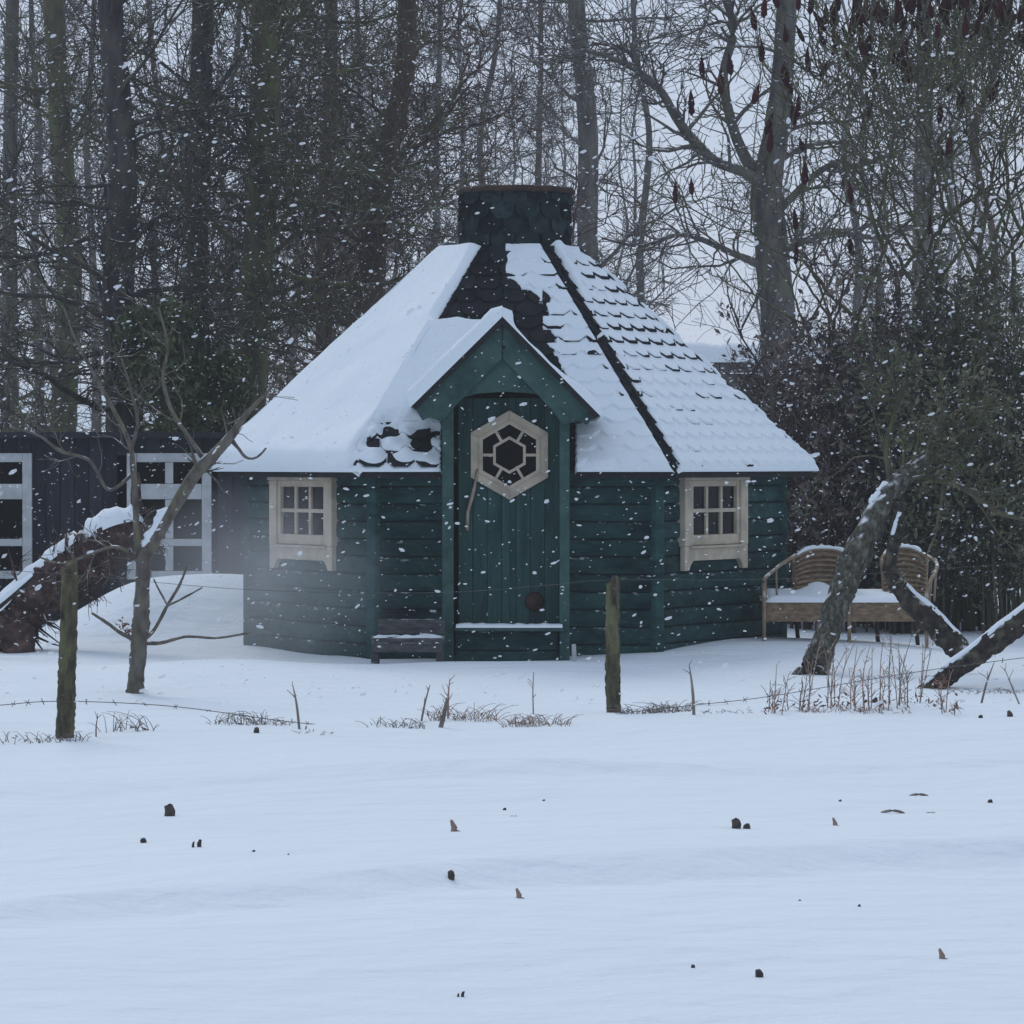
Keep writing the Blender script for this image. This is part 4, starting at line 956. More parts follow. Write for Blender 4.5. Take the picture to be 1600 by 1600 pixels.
def sumac(label, base, d, seed, fork_y, tips, spread, ncone, levels=6):
    rng = np.random.default_rng(seed); b0 = at(base, 930, d); g0 = gz(b0.x, d); org = np.array([b0.x, d, g0])
    root = thing('sumac_shrub', label, 'shrub', tuple(org), 0, 'sumac shrubs with dark red fruit cones')
    segs = []; ends = []; nodes = []
    def curve(p, d0, d1, L, r0, r1):
        t = np.linspace(0, 1, 7)[:, None]; q = p + (d0 * .5 + d1 * .5) * L
        m, m2 = p + d0 * L * .38, q - d1 * L * .38
        c = (1 - t) ** 3 * p + 3 * (1 - t) ** 2 * t * m + 3 * (1 - t) * t * t * m2 + t ** 3 * q
        segs.append((c, np.linspace(r0, r1, 7))); return q
    nrm = lambda v: v / (np.linalg.norm(v) + 1e-9)
    Ls = [.62, .55, .48, .42, .36, .30, .24]
    def grow(p, dv, lev, r):
        nodes.append(p)
        if lev >= levels or (lev >= 3 and rng.random() < .12): ends.append((p, dv)); return
        a0 = rng.uniform(0, 6.28)
        for sgn in ((-1, 1) if rng.random() < .8 else (-1, 0.3, 1)):
            side = np.array([math.cos(a0), .6 * math.sin(a0), 0.0]); side = nrm(side - side.dot(dv) * dv)
            ang = rng.uniform(.42, .95) * sgn
            d0 = nrm(dv * math.cos(ang) + side * math.sin(ang)); d1 = nrm(d0 + np.array([0, 0, rng.uniform(.15, .75)]) + rng.normal(scale=.12, size=3))
            L = Ls[lev] * rng.uniform(.65, 1.25); q = curve(p, d0, d1, L, r * .8, r * .64)
            grow(q, d1, lev + 1, r * .66)
    zf = at(base, fork_y, d).z - g0
    for k_, (bx, px) in enumerate(spread):
        top = np.array([(px - base) * d / F, rng.uniform(-.3, .3), zf * rng.uniform(.85, 1.1)])
        p0 = np.array([bx, rng.uniform(-.1, .1), -.1]); d0 = nrm(np.array([(top[0] - bx) * .1, 0, 1])); d1 = nrm(top - p0 + np.array([0, 0, .3]))
        L = np.linalg.norm(top - p0); q = curve(p0, d0, d1, L, .034, .024); nodes.append(q); grow(q, d1, 0, .024)
    nt_ = len(spread)
    N_ = np.array(nodes)
    extra = []
    for x, y in tips:
        t_ = np.array(at(x, y, d - .2)) - org; dd = np.linalg.norm((N_ - t_) * np.array([1, .5, 1]), axis=1) + 2.0 * np.maximum(0, N_[:, 2] - t_[2] + .1); i = int(dd.argmin()); p = N_[i]
        L = np.linalg.norm(t_ - p); tt = np.linspace(0, 1, 7)[:, None]; m = p + nrm((t_ - p) * np.array([1, 1, .3])) * L * .4; m2 = t_ - np.array([0, 0, 1]) * L * .3
        segs.append(((1 - tt) ** 3 * p + 3 * (1 - tt) ** 2 * tt * m + 3 * (1 - tt) * tt * tt * m2 + tt ** 3 * t_, np.linspace(.008, .0055, 7))); extra.append((t_, np.array([0, 0, 1.0])))
    P = np.array([c[0] for c in segs]); R = np.maximum(np.array([c[1] for c in segs]), .0048)
    P[:, 1:-1] += rng.normal(scale=.006, size=P[:, 1:-1].shape)
    sel = [i for i in range(len(segs)) if abs(segs[i][1][0] - .034) < 1e-9]; oth = [i for i in range(len(segs)) if i not in sel]
    for i in sel: v, q = tubes(P[i:i + 1], R[i:i + 1], 10, ''); obj('trunk', mesh_np('trunk', v, q, smooth=True), M['bark_moss'], root)
    v, q = tubes(P[oth], R[oth], 6, ''); obj('crown', mesh_np('crown', v, q, smooth=True), M['bark_moss'], root)
    ends = sorted(ends, key=lambda e: -e[0][2] + rng.uniform(-.7, .7))[:ncone] + extra
    for p, dv in ends:
        sc_ = rng.uniform(.95, 1.5); o = obj('fruit_cone', cone_me, None, root); o.location = tuple(p - dv * .02)
        dd = nrm(dv + np.array([0, 0, .8]) + rng.normal(scale=.2, size=3))
        o.rotation_euler = Vector(dd).to_track_quat('Z', 'Y').to_euler(); o.scale = (sc_ * rng.uniform(.65, .95), sc_ * .8, sc_ * rng.uniform(.85, 1.1))
left = [c for c in CONES if c[0] < 1300]; mid = [c for c in CONES if 1300 <= c[0]]
sumac('leftmost sumac, its thin stems crossing the big grey trunk', 1330, 33.0, 601, 520, left, [(0, 1270), (.1, 1330)], 12, 5)
sumac('middle sumac forking above the hedge with scattered cones', 1425, 33.2, 602, 470, mid[:8], [(0, 1385), (.12, 1430), (.2, 1465)], 45, 7)
sumac('sumac crowded with dark red cones at the top right', 1510, 32.9, 603, 440, mid[8:], [(0, 1480), (.1, 1520), (.2, 1560)], 110, 7)
sumac('sumac with dense red cones cut by the right edge', 1600, 33.1, 604, 420, [], [(0, 1570), (.1, 1630)], 110, 7)

# ------------------------------------------------------------------ fruit tree at the left
def px_tube(root, name, m, pts, d, k, sides, seed, org, amp=.1):
    P3 = [at(p[0], p[1], d + (p[3] if len(p) > 3 else 0)) for p in pts]; R3 = [p[2] * d / F / 2 for p in pts]
    v, q, p, r = bumpy_trunk(P3, R3, k, sides, seed, amp)
    # close the end
    return obj(name, mesh_np(name, v - org, q, smooth=True), m, root), p, r
fd = 23.3; b0 = at(210, 1085, fd); org = np.array([b0.x, fd, gz(b0.x, fd)])
ft = thing('fruit_tree', 'small crooked fruit tree with a forked trunk before the shed', 'tree', tuple(org))
rng = np.random.default_rng(700)
_, tp, trr = px_tube(ft, 'trunk', M['fruit_bark'], [(206, 1100, 31), (211, 1078, 27), (215, 1030, 24), (219, 985, 27), (221, 940, 23), (224, 890, 24), (228, 855, 22)], fd, 60, 18, 3, org, .26)
limb_px = [[(226, 870, 26), (250, 830, 25), (283, 775, 25), (312, 732, 26), (345, 700, 23), (370, 668, 16), (392, 640, 10), (420, 610, 6), (440, 585, 3)],
           [(224, 880, 20), (214, 840, 14), (212, 790, 13), (208, 735, 13), (203, 695, 11), (180, 645, 9), (150, 590, 8), (118, 530, 6), (100, 480, 4)],
           [(322, 722, 15), (300, 690, 9), (268, 640, 9), (255, 590, 8), (262, 540, 6), (248, 480, 4)],
           [(360, 685, 12), (372, 700, 7), (385, 715, 6), (402, 714, 5), (416, 700, 4)],
           [(205, 700, 9), (215, 660, 7), (205, 610, 6), (190, 560, 4)],
           [(208, 740, 8), (170, 765, 7), (140, 720, 7), (95, 705, 7), (60, 680, 6), (20, 668, 4)],
           [(218, 1002, 12), (190, 990, 8), (165, 972, 7), (143, 958, 5)],
           [(218, 1004, 11), (250, 1005, 8), (290, 995, 6), (340, 997, 5), (388, 989, 4)],
           [(222, 1000, 11), (240, 985, 8), (262, 945, 7), (280, 915, 6), (292, 885, 4)],
           [(262, 946, 6), (285, 935, 5), (316, 918, 3)],
           [(262, 946, 5), (250, 925, 4), (240, 905, 3)],
           [(225, 880, 8), (185, 855, 7), (150, 862, 6), (100, 880, 5), (60, 870, 4)]]
P1 = []; R1 = []
for i, l in enumerate(limb_px):
    dz = rng.uniform(-.25, .25)
    l2 = [(x, y, w_ * (.74 if i != 0 else .76), dz * j / len(l)) for j, (x, y, w_) in enumerate(l)]
    o, p, r = px_tube(ft, 'limb', M['fruit_bark'], l2, fd, 40, 9, 10 + i, org, .22)
    if i in (0,): snow_strip(ft, p, r, org, .02, .2, .035, .55, 5)
    if i not in (3, 6, 7, 8, 9, 10): P1.append(p); R1.append(r)
P1 = np.array(P1); R1 = np.array(R1)
P2, R2 = children(P1, R1, 7, (.2, .65), (.5, 1.2), 7, rng, .3, 1, (0, 0, .12), .22, .4, .002, .003)
P3_, R3_ = children(P2, R2, 4, (.08, .3), (.5, 1.1), 4, rng, .2, 1, (0, 0, .08), .22, .6, .002, .0026)
v, q = join([tubes(P2, R2, 4, ''), tubes(P3_, R3_, 3, '')]); obj('crown', mesh_np('crown', v - org, q), M['fruit_bark'], ft)
c = at(196, 985, fd); Pl = np.array([[tuple(c), tuple(at(205, 990, fd)), tuple(at(190, 975, fd))]]); v, q = leaves(Pl, 46, (.007, .014), rng, .02)
obj('dead_leaves', mesh_np('dead_leaves', v - org, q), M['red_leaf'], ft)

# ------------------------------------------------------------------ fallen rust-brown trunk, far left
ld = 28.3; c0 = at(20, 1010, ld); org = np.array([c0.x, ld, gz(c0.x, ld)])
fl = thing('fallen_log', 'broken rust brown tree trunk with snow on top before the shed', 'log', tuple(org))
_, p, r = px_tube(fl, 'trunk', M['log'], [(-130, 1050, 110), (-60, 1020, 104, .1), (0, 990, 86, .1), (50, 940, 74, .15), (100, 898, 76, .1), (140, 868, 84, .1), (185, 843, 78, .1), (222, 830, 64, .1), (232, 826, 8, .1)], ld, 110, 28, 31, org, .36)
snow_strip(fl, p, r, org, .05, .62, .04, .5, 3); snow_strip(fl, p, r, org, .66, .96, .05, .62, 8)
rl_ = np.random.default_rng(77); Pb = np.array([p[15:100]]); Rb = np.array([r[15:100]]); Pb2, Rb2 = children(Pb, Rb * 1.0, 160, (.2, .6), (.6, 1.5), 5, rl_, .1, 1, (0, 0, -.35), .3, .08, .003, .006); Pb3, Rb3 = children(Pb2, Rb2, 4, (.06, .25), (.4, 1.2), 4, rl_, .1, 1, (0, 0, -.1), .3, .6, .002, .003)
vb, qb = join([tubes(Pb2, Rb2, 4, ''), tubes(Pb3, Rb3, 3, '')]); obj('brushwood', mesh_np('brushwood', vb - org, qb), M['log'], fl)
_, p2, r2 = px_tube(fl, 'broken_limb', M['log'], [(20, 985, 60, -.1), (28, 1005, 52, -.15), (30, 1030, 46, -.2)], ld, 10, 10, 34, org, .3)
_, p2, r2 = px_tube(fl, 'broken_limb', M['darklog'], [(-40, 975, 12, -.5), (0, 945, 11, -.5), (30, 920, 9, -.5), (56, 897, 6, -.5)], ld, 12, 7, 35, org, .1); snow_strip(fl, p2, r2, org, .02, .95, .025, .9, 4)
_, p2, r2 = px_tube(fl, 'broken_limb', M['log'], [(212, 860, 20, .1), (212, 800, 17, .1), (213, 760, 16, .1), (212, 738, 13, .1)], ld, 12, 8, 36, org, .2)

# ------------------------------------------------------------------ leaning lichened tree and fallen limb on the right
td = 25.0; b0 = at(1270, 1062, td); org = np.array([b0.x, td, gz(b0.x, td)])
lt = thing('leaning_tree', 'leaning lichen covered tree trunk in front of the wicker seat', 'tree', tuple(org))
_, p, r = px_tube(lt, 'trunk', M['lichen'], [(1264, 1085, 54), (1272, 1058, 45), (1285, 1012, 38), (1308, 940, 40), (1338, 868, 42), (1368, 808, 39), (1398, 762, 33), (1425, 735, 26), (1450, 705, 17), (1470, 660, 11), (1480, 610, 6)], td, 100, 26, 41, org, .3)
snow_strip(lt, p, r, org, .52, .60, .018, .4, 6)
P1 = [p[54:]]; R1 = [r[54:]]
_, pl, rl = px_tube(lt, 'broken_limb', M['darklog'], [(1398, 775, 26), (1403, 815, 20, -.05), (1395, 860, 20, -.1), (1391, 895, 23, -.12), (1415, 930, 30, -.15), (1450, 965, 36, -.2), (1482, 998, 37, -.22), (1514, 1032, 35, -.25)], td, 90, 20, 42, org, .3)
snow_strip(lt, pl, rl, org, .5, .92, .012, .34, 7); snow_strip(lt, pl, rl, org, .1, .22, .01, .3, 2)
rng = np.random.default_rng(710)
for l in ([(1410, 755, 16, 0), (1450, 700, 11, .1), (1500, 660, 9, .2), (1560, 610, 6, .2)], [(1440, 745, 14, 0), (1500, 760, 10, -.1), (1560, 800, 8, -.2), (1620, 815, 6, -.2)], [(1395, 765, 12, 0), (1385, 700, 9, .1), (1400, 630, 7, .1), (1390, 570, 4, .1)]):
    _, pp, rr = px_tube(lt, 'limb', M['bark_moss'], l, td, 26, 7, 43, org, .15); P1.append(pp); R1.append(rr)
P1 = np.array([resample(a, b_, 26)[0] for a, b_ in zip(P1, R1)]); R1 = np.array([resample(a, b_, 26)[1] for a, b_ in zip([x for x in P1], R1)]) if False else np.array([np.interp(np.linspace(0, len(b_) - 1, 26), np.arange(len(b_)), b_) for b_ in R1])
P2, R2 = children(P1, R1, 16, (.2, .9), (.5, 1.2), 7, rng, .2, 1, (0, 0, .05), .22, .4, .003, .004)
P3_, R3_ = children(P2, R2, 5, (.08, .35), (.5, 1.1), 4, rng, .2, 1, (0, 0, .03), .22, .6, .002, .0026)
v, q = join([tubes(P2, R2, 4, ''), tubes(P3_, R3_, 3, '')]); obj('crown', mesh_np('crown', v - org, q), M['bark_moss'], lt)
v, q = leaves(P3_, 1800, (.010, .022), rng, .03); obj('leaves', mesh_np('leaves', v - org, q), M['mossleaf'], lt)
for i, (x, y, a) in enumerate(((1248, 1052, -1), (1255, 1035, -1), (1300, 1066, 1), (1236, 1058, -1))):
    px_tube(lt, 'root', M['darklog'], [(1270, 1045, 22, -.1), ((1270 + x) / 2, (1045 + y) / 2 - 4, 16, -.15), (x, y + 4, 7, -.2)], td, 8, 7, 50 + i, org, .25)
gd = 23.4; b0 = at(1450, 1080, gd); org = np.array([b0.x, gd, gz(b0.x, gd)])
gl = thing('fallen_limb', 'dark fallen limb edged with snow sloping up to the right edge', 'log', tuple(org))
_, p, r = px_tube(gl, 'trunk', M['darklog'], [(1430, 1096, 12), (1448, 1080, 24), (1478, 1058, 30), (1530, 1020, 33), (1600, 968, 36), (1680, 905, 42), (1760, 850, 44), (1860, 830, 44)], gd, 100, 20, 61, org, .28)
snow_strip(gl, p, r, org, .16, .98, .014, .4, 9)
px_tube(gl, 'broken_stub', M['red_leaf'], [(1470, 1062, 26), (1476, 1085, 20), (1484, 1098, 10)], gd, 10, 8, 62, org, .3)
px_tube(gl, 'prop', M['darklog'], [(1850, 835, 40), (1862, 960, 46), (1870, 1110, 54)], gd, 12, 10, 63, org, .2)
Pl = np.array([[tuple(at(1462, 1075, gd - .1)), tuple(at(1478, 1080, gd - .1)), tuple(at(1470, 1068, gd - .1))]]); v, q = leaves(Pl, 80, (.009, .018), rng, .028)
obj('dead_leaves', mesh_np('dead_leaves', v - org, q), M['red_leaf'], gl)

# ------------------------------------------------------------------ wicker seat
wd = 27.75; ppm = F / wd
b0 = at(1320, 1010, wd); WX = b0.x
ws = thing('wicker_seat', 'old two seat wicker bench with rounded backs and snow on the seat', 'bench', (WX, wd, gz(WX, wd) - .01))
def wx(px): return (px - 1320) / ppm
def wzz(py): return (1012 - py) / ppm
sL, sR = wx(1196), wx(1446); zs = wzz(946); zb = wzz(977); dp_ = .52
MB().box(sL, sR, 0, .02, zb, zs).build('front_apron', M['wicker'], ws, bevel=.006)
MB().box(sL, sR, .021, dp_, zs - .03, zs - .002).build('seat', M['wicker'], ws, bevel=.006)
for xx in (sL, sR): MB().box(xx - .012, xx + .012, .022, dp_, zb + .02, zs - .031).build('side_apron', M['wicker'], ws, bevel=.004)
for xx in (wx(1194), wx(1327), wx(1448)): MB().tube([(xx, -.012, -.06), (xx, -.012, zs + (.02 if abs(xx) < .3 else .08))], .014, 9).build('leg', M['cane'], ws, True)
for xx in (wx(1250), wx(1312), wx(1377), wx(1440)): MB().tube([(xx + .03, dp_ - .02, -.06), (xx, dp_, zs)], .016, 9).build('leg', M['darklog'], ws, True)
def back(cx0, cx1, ztop):
    n, m = 16, 10; b = MB(); c = (cx0 + cx1) / 2; hw = (cx1 - cx0) / 2
    out_ = []
    for i in range(n + 1):
        s = -1 + 2 * i / n; top = ztop - .075 * abs(s) ** 2.6
        out_.append((c + s * hw, top))
        for j in range(m + 1):
            t_ = j / m; z = zs + .03 + (top - zs - .03) * t_
            taper = 1 - .10 * (1 - t_)
            b.v.append((c + s * hw * taper, dp_ - .02 + .10 * t_ - .09 * (s * s), z))
    for i in range(n):
        for j in range(m): b.f.append((i * (m + 1) + j, (i + 1) * (m + 1) + j, (i + 1) * (m + 1) + j + 1, i * (m + 1) + j + 1))
    o = b.build('backrest', M['wicker'], ws, True)
    sd_ = o.modifiers.new('solid', 'SOLIDIFY'); sd_.thickness = .018
    rim = [(x, dp_ - .02 + .10 - .09 * (-1 + 2 * i / n) ** 2, z + .006) for i, (x, z) in enumerate(out_)]
    rim = [(rim[0][0] + .02, rim[0][1] - .08, zs)] + rim + [(rim[-1][0] - .02, rim[-1][1] - .08, zs)]
    MB().tube(rim, .015, 8).build('back_rim', M['cane'], o, True)
    # weave strands
    for j in range(1, 9):
        t_ = j / 9; pts = []
        for i in range(n + 1):
            s = -1 + 2 * i / n; top = ztop - .075 * abs(s) ** 2.6
            pts.append((c + s * hw * (1 - .10 * (1 - t_)), dp_ - .035 + .10 * t_ - .09 * s * s + .004 * math.sin(i * math.pi + j), zs + .03 + (top - zs - .03) * t_))
        MB().tube(pts, .0105 if j % 3 else .012, 5).build('strand', M['wicker'], o, True)
    P = np.array([tuple(x) for x in rim]); snow_strip(o, P, np.full(len(P), .013), np.array([0, 0, 0.]), .1, .85, .022, .8, 12)
    return o
back(wx(1247), wx(1345), wzz(868)); back(wx(1388), wx(1460), wzz(866))
for sg, x0, x1 in ((-1, wx(1194), wx(1250)), (1, wx(1448), wx(1458))):
    pts = [(x0, -.012, zs + .07), (x0, .0, zs + .16), (x0 + (x1 - x0) * .25, .08, zs + .22), (x0 + (x1 - x0) * .6, .22, zs + .28), (x1, dp_ - .06, zs + .33)]
    if sg > 0: pts = [(x0, -.012, zs + .07), (x0 + .03, .0, zs + .16), (x0 + .07, .08, zs + .21), (x0 + .10, .25, zs + .28), (x1 - .02, dp_ - .06, zs + .34)]
    MB().tube([tuple(q_) for q_ in resample(pts, [1] * 5, 18)[0]], .014, 8).build('armrest', M['cane'], ws, True)
    for f in (.3, .6):
        i = int(f * 17); q_ = resample(pts, [1] * 5, 18)[0][i]; MB().tube([tuple(q_), (q_[0] * .98 + .0, q_[1] + .02, zs)], .009, 7).build('arm_strut', M['cane'], ws, True)
nn, mm = 40, 14; b = MB()
for i in range(nn + 1):
    for j in range(mm + 1):
        s = i / nn; t_ = j / mm; x = sL - .008 + (sR - sL + .016) * s; y = -.012 + (dp_ + .01) * t_
        e = math.sqrt(min(1, min(i, nn - i) / 2.0, j / 1.5 + .0))
        hgt = (.032 + .02 * fbm(np.array([x * 5]), np.array([y * 5]), 91)[0] + .10 * t_ ** 2 * (.4 + .6 * math.exp(-((x - wx(1285)) / .12) ** 2))) * e
        b.v.append((x, y, zs - .004 + hgt))
for i in range(nn):
    for j in range(mm): b.f.append((i * (mm + 1) + j, (i + 1) * (mm + 1) + j, (i + 1) * (mm + 1) + j + 1, i * (mm + 1) + j + 1))
b.build('snow_cover', M['rsnow'], ws, True)

# ------------------------------------------------------------------ snow-topped stone wall far behind, right
wld = 58.0; a0, a1 = at(1040, 0, wld).x, at(1330, 0, wld).x; zt = at(0, 556, wld).z; gg = gz((a0 + a1) / 2, wld)
sw_ = thing('stone_wall', 'snow topped stone wall far behind the right roof slope', 'wall', ((a0 + a1) / 2, wld, gg))
stm = MB(); stm.box(-.5, .5, -.5, .5, -.5, .5); stone_me = stm.mesh('stone'); stone_me.materials.append(M['stone'])
hw_ = (a1 - a0) / 2; Hh = zt - gg; rows = max(3, int(Hh / .26))
for rr_ in range(rows):
    x = -hw_ + (0 if rr_ % 2 else .2)
    while x < hw_:
        L_ = rnd.uniform(.3, .55); o = obj('stone', stone_me, None, sw_); o.location = (x + L_ / 2, rnd.uniform(-.03, .03), (rr_ + .5) * Hh / rows); o.scale = (L_ - .02, .4, Hh / rows - .02); x += L_
        bv = o.modifiers.new('b', 'BEVEL'); bv.width = .04; bv.segments = 1
p = np.stack([np.linspace(-hw_ - .1, hw_ + .1, 20), np.zeros(20), np.full(20, Hh - .12)], 1); snow_strip(sw_, p, np.full(20, .2), np.zeros(3), 0, 1, .12, .95, 3)

# ------------------------------------------------------------------ fence: posts and wires
def fence_post(label, top, base, d, wpx, seed):
    b0 = at(base[0], base[1], d); g0 = gz(b0.x, d); t0 = at(top[0], top[1], d); r = wpx * d / F / 2
    me = MB(); n = 18; k = 60; rr = random.Random(seed)
    root = thing('fence_post', label, 'post', (b0.x, d, g0), 0, 'wooden posts of the wire fence')
    for i in range(k):
        t_ = i / (k - 1); z = -.12 + (t0.z - g0 + .12) * t_; x = (t0.x - b0.x) * t_
        for j in range(n):
            a = 2 * math.pi * j / n; q_ = 1 + .10 * math.sin(3 * a + seed + t_ * 2) + .20 * (rr.random() - .5) + .16 * (vn(np.array([a * 2.2]), np.array([t_ * 9]), seed)[0] - .5) - .16 * max(0, t_ - .85) / .15 * (math.sin(a + seed) + .4)
            top_dz = .02 * math.sin(a * 2 + seed) + .03 * math.cos(a) if i == k - 1 else 0
            me.v.append((x + r * q_ * (1.06 - .1 * t_) * math.cos(a), r * q_ * math.sin(a), z + top_dz))
    for i in range(k - 1):
        for j in range(n): me.f.append((i * n + j, i * n + (j + 1) % n, (i + 1) * n + (j + 1) % n, (i + 1) * n + j))
    me.f.append(tuple((k - 1) * n + j for j in range(n)))
    me.build('shaft', M['post'], root)
    for z in (.22, t0.z - g0 - .04): MB().tube([(-.012, -r * 1.08, z), (0, -r * 1.2, z), (.012, -r * 1.08, z)], .003, 5).build('staple', M['wire'], root)
    return root
D1, D2 = 19.35, 21.35
fence_post('mossy fence post leaning slightly at the left of the field', (110, 884), (98, 1161), D1, 27, 1)
fence_post('mossy fence post standing right of the hut door', (957, 908), (960, 1118), D2, 22, 4)
def wire(label, pts, seed, rad=.0022, barbs=True):
    P3 = [at(x, y, d) for x, y, d in pts]
    p, r = resample(P3, [rad] * len(P3), 140)
    org = p[0]; v, q = tubes((p - org)[None], r[None], 5, '')
    root = thing('fence_wire', label, 'wire', tuple(org), 0, 'strands of the wire fence')
    obj('strand', mesh_np('strand', v, q, smooth=True), M['wire'], root)
    b = MB().tube([(-.014, 0, -.012), (.014, 0, .012)], .0018, 4); b.tube([(.014, 0, -.012), (-.014, 0, .012)], .0018, 4); bme = b.mesh('barb'); bme.materials.append(M['wire'])
    for i in (range(2, 138, 3) if barbs else ()):
        o = obj('barb', bme, None, root); o.location = tuple(p[i] - org); o.rotation_euler = (rnd.uniform(0, 3), rnd.uniform(0, 3), rnd.uniform(0, 3))
wire('lower barbed wire sagging into the snow along the fence', [(-120, 1112, 19.0), (0, 1102, 19.2), (98, 1096, D1 - .06), (270, 1104, 19.7), (470, 1130, 20.2), (640, 1139, 20.6), (800, 1134, 21), (958, 1116, D2 - .06), (1085, 1102, 21.7), (1205, 1088, 22), (1420, 1052, 22.6), (1600, 1028, 23), (1720, 1015, 23.3)], 1)
wire('thin upper wire from the left post to the post by the door', [(-160, 880, 18.9), (109, 898, D1 - .06), (400, 922, 20), (680, 926, 20.7), (860, 914, 21.1), (957, 906, D2 - .06), (1200, 905, 21.9), (1450, 890, 22.6), (1760, 868, 23.4)], 2, .0013, False)

# ------------------------------------------------------------------ dry stalks, weeds and grass along the fence
def stalk(label, base, top, d, wpx=4, seed=1, m='straw_grey', group='single dry stalks along the fence', side=3):
    rng = np.random.default_rng(seed); b0 = at(base[0], base[1], d); g0 = gz(b0.x, d); org = np.array([b0.x, d, g0])
    t0 = np.array(at(top[0], top[1], d)) - org
    root = thing('dry_stalk', label, 'stalk', tuple(org), 0, group)
    p, r = resample([(0, 0, -.06), tuple(t0 * .5 + rng.normal(scale=.006, size=3)), tuple(t0)], [wpx * d / F / 2, wpx * d / F / 2.3, .002], 12)
    v, q = tubes(p[None], r[None], 6, ''); obj('stem', mesh_np('stem', v, q, smooth=True), M[m], root)
    P2, R2 = children(p[None], r[None], side, (.03, .12), (.4, .9), 4, rng, .4, 1, (0, 0, .1), .2, .6, .0015, .002)
    v, q = tubes(P2, R2, 4, ''); obj('twig', mesh_np('twig', v, q), M[m], root)
stalk('thin leaning stalk crossing the wire right of the fruit tree', (469, 1155), (457, 1070), 19.9, 5, 1)
stalk('thin tilted stalk in the snow below the plank bench', (655, 1140), (672, 1070), 20.6, 4, 2)
stalk('knobbly dark stalk beside the dry grass below the door', (684, 1153), (698, 1090), 20.3, 9, 3, side=6)
stalk('tall thin stalk below the door', (700, 1130), (703, 1060), 20.8, 4, 4, 'straw', side=5)
stalk('hair thin stalk right of the brown dry grass', (834, 1100), (834, 1050), 21.2, 2.5, 5)
stalk('dark upright stalk between the fence post and the weeds', (1085, 1133), (1077, 1038), 20.8, 6, 6, side=5)
stalk('pale upright stalk below the right end of the fallen limb', (1530, 1095), (1554, 1035), 21.8, 4, 7)
stalk('short forked twig at the right edge near the fallen limb', (1600, 1080), (1570, 1045), 22, 3, 8)
stalk('faint stalk beside the left fence post', (150, 1150), (152, 1120), 19.4, 3, 9)
def clump(label, px, d, spread, n, hpx, seed, m='straw'):
    rng = np.random.default_rng(seed); x0 = (px - 800) * d / F; g0 = gz(x0, d)
    root = thing('weed_clump', label, 'weeds', (x0, d, g0), 0, 'clumps of dry weed stalks below the leaning tree')
    for i in range(n + 2):
        bx = rng.uniform(-spread, spread) * d / F; by = rng.uniform(-.25, .25); h_ = rng.uniform(hpx[0] * .5, hpx[1]) * d / F; ln = rng.normal(0, .17) * h_
        p, r = resample([(bx, by, -.05), (bx + ln * .4 + rng.normal(0, .01), by, h_ * .5), (bx + ln, by + rng.normal(0, .03), h_)], [.0034, .0028, .0014], 10)
        P2, R2 = children(p[None], r[None], 6, (.03, .13), (.4, 1.0), 4, rng, .25, 1, (0, 0, .08), .25, .6, .0015, .002)
        v, q = join([tubes(p[None], r[None], 5, ''), tubes(P2, R2, 4, '')]); obj('stem', mesh_np('stem', v, q), M[m if i % 3 else 'straw_grey'], root)
    Pb = np.array([[(rng.uniform(-spread, spread) * d / F, rng.uniform(-.2, .2), .02) for _ in range(10)]])
    v, q = leaves(Pb, 36, (.005, .012), rng, .025, 2.2); obj('dead_leaves', mesh_np('dead_leaves', v, q), M['red_leaf'], root)
for i, (px, sp, n, hp, lb) in enumerate([(1222, 22, 4, (50, 105), 'dry weed stalks left of the leaning trunk foot'), (1262, 18, 5, (45, 110), 'dry weed stalks right in front of the leaning trunk foot'), (1312, 20, 6, (60, 115), 'dry weed stalks just right of the leaning trunk foot'),
                                        (1350, 20, 6, (60, 120), 'reddish dry weeds below the middle of the wicker seat'), (1392, 20, 5, (60, 120), 'dry weeds below the right end of the wicker seat'), (1430, 18, 5, (50, 125), 'dry weeds beside the tip of the fallen limb'), (1470, 16, 3, (25, 60), 'short dry weeds under the fallen limb')]):
    clump(lb, px, 20.9 + .15 * (i % 3), sp, n, hp, 800 + i)
def tuft(label, px, py, wpx, hpx, n, seed, m='straw', lean=.8):
    d = F * CH / (py - HZ); rng = np.random.default_rng(seed); x0 = (px - 800) * d / F; g0 = gz(x0, d)
    root = thing('grass_tuft', label, 'grass', (x0, d, g0), 0, 'tufts of dry grass along the fence')
    P = np.empty((n, 6, 3)); bx = rng.uniform(-wpx / 2, wpx / 2, n) * d / F; by = rng.uniform(-.12, .12, n); dr = rng.normal(size=n) * lean; h_ = rng.uniform(.3, 1, n) * hpx * d / F
    for s in range(6):
        t_ = s / 5; P[:, s, 0] = bx + dr * h_ * t_ ** 1.5; P[:, s, 1] = by + rng.normal(scale=.003, size=n) * s; P[:, s, 2] = -.02 + h_ * (t_ * 1.25 - .45 * t_ ** 3)
    R = np.full(n, .0026)[:, None] * (1 - .6 * np.linspace(0, 1, 6)[None]); v, q = tubes(P, R, 3, '')
    tag(obj('blades', mesh_np('blades', v, q), M[m], root), kind='stuff')
    v, q = leaves(P[:, :2], 16, (.005, .012), rng, .02, 2.4); obj('dead_leaves', mesh_np('dead_leaves', v, q), M['red_leaf' if seed % 2 else m], root)
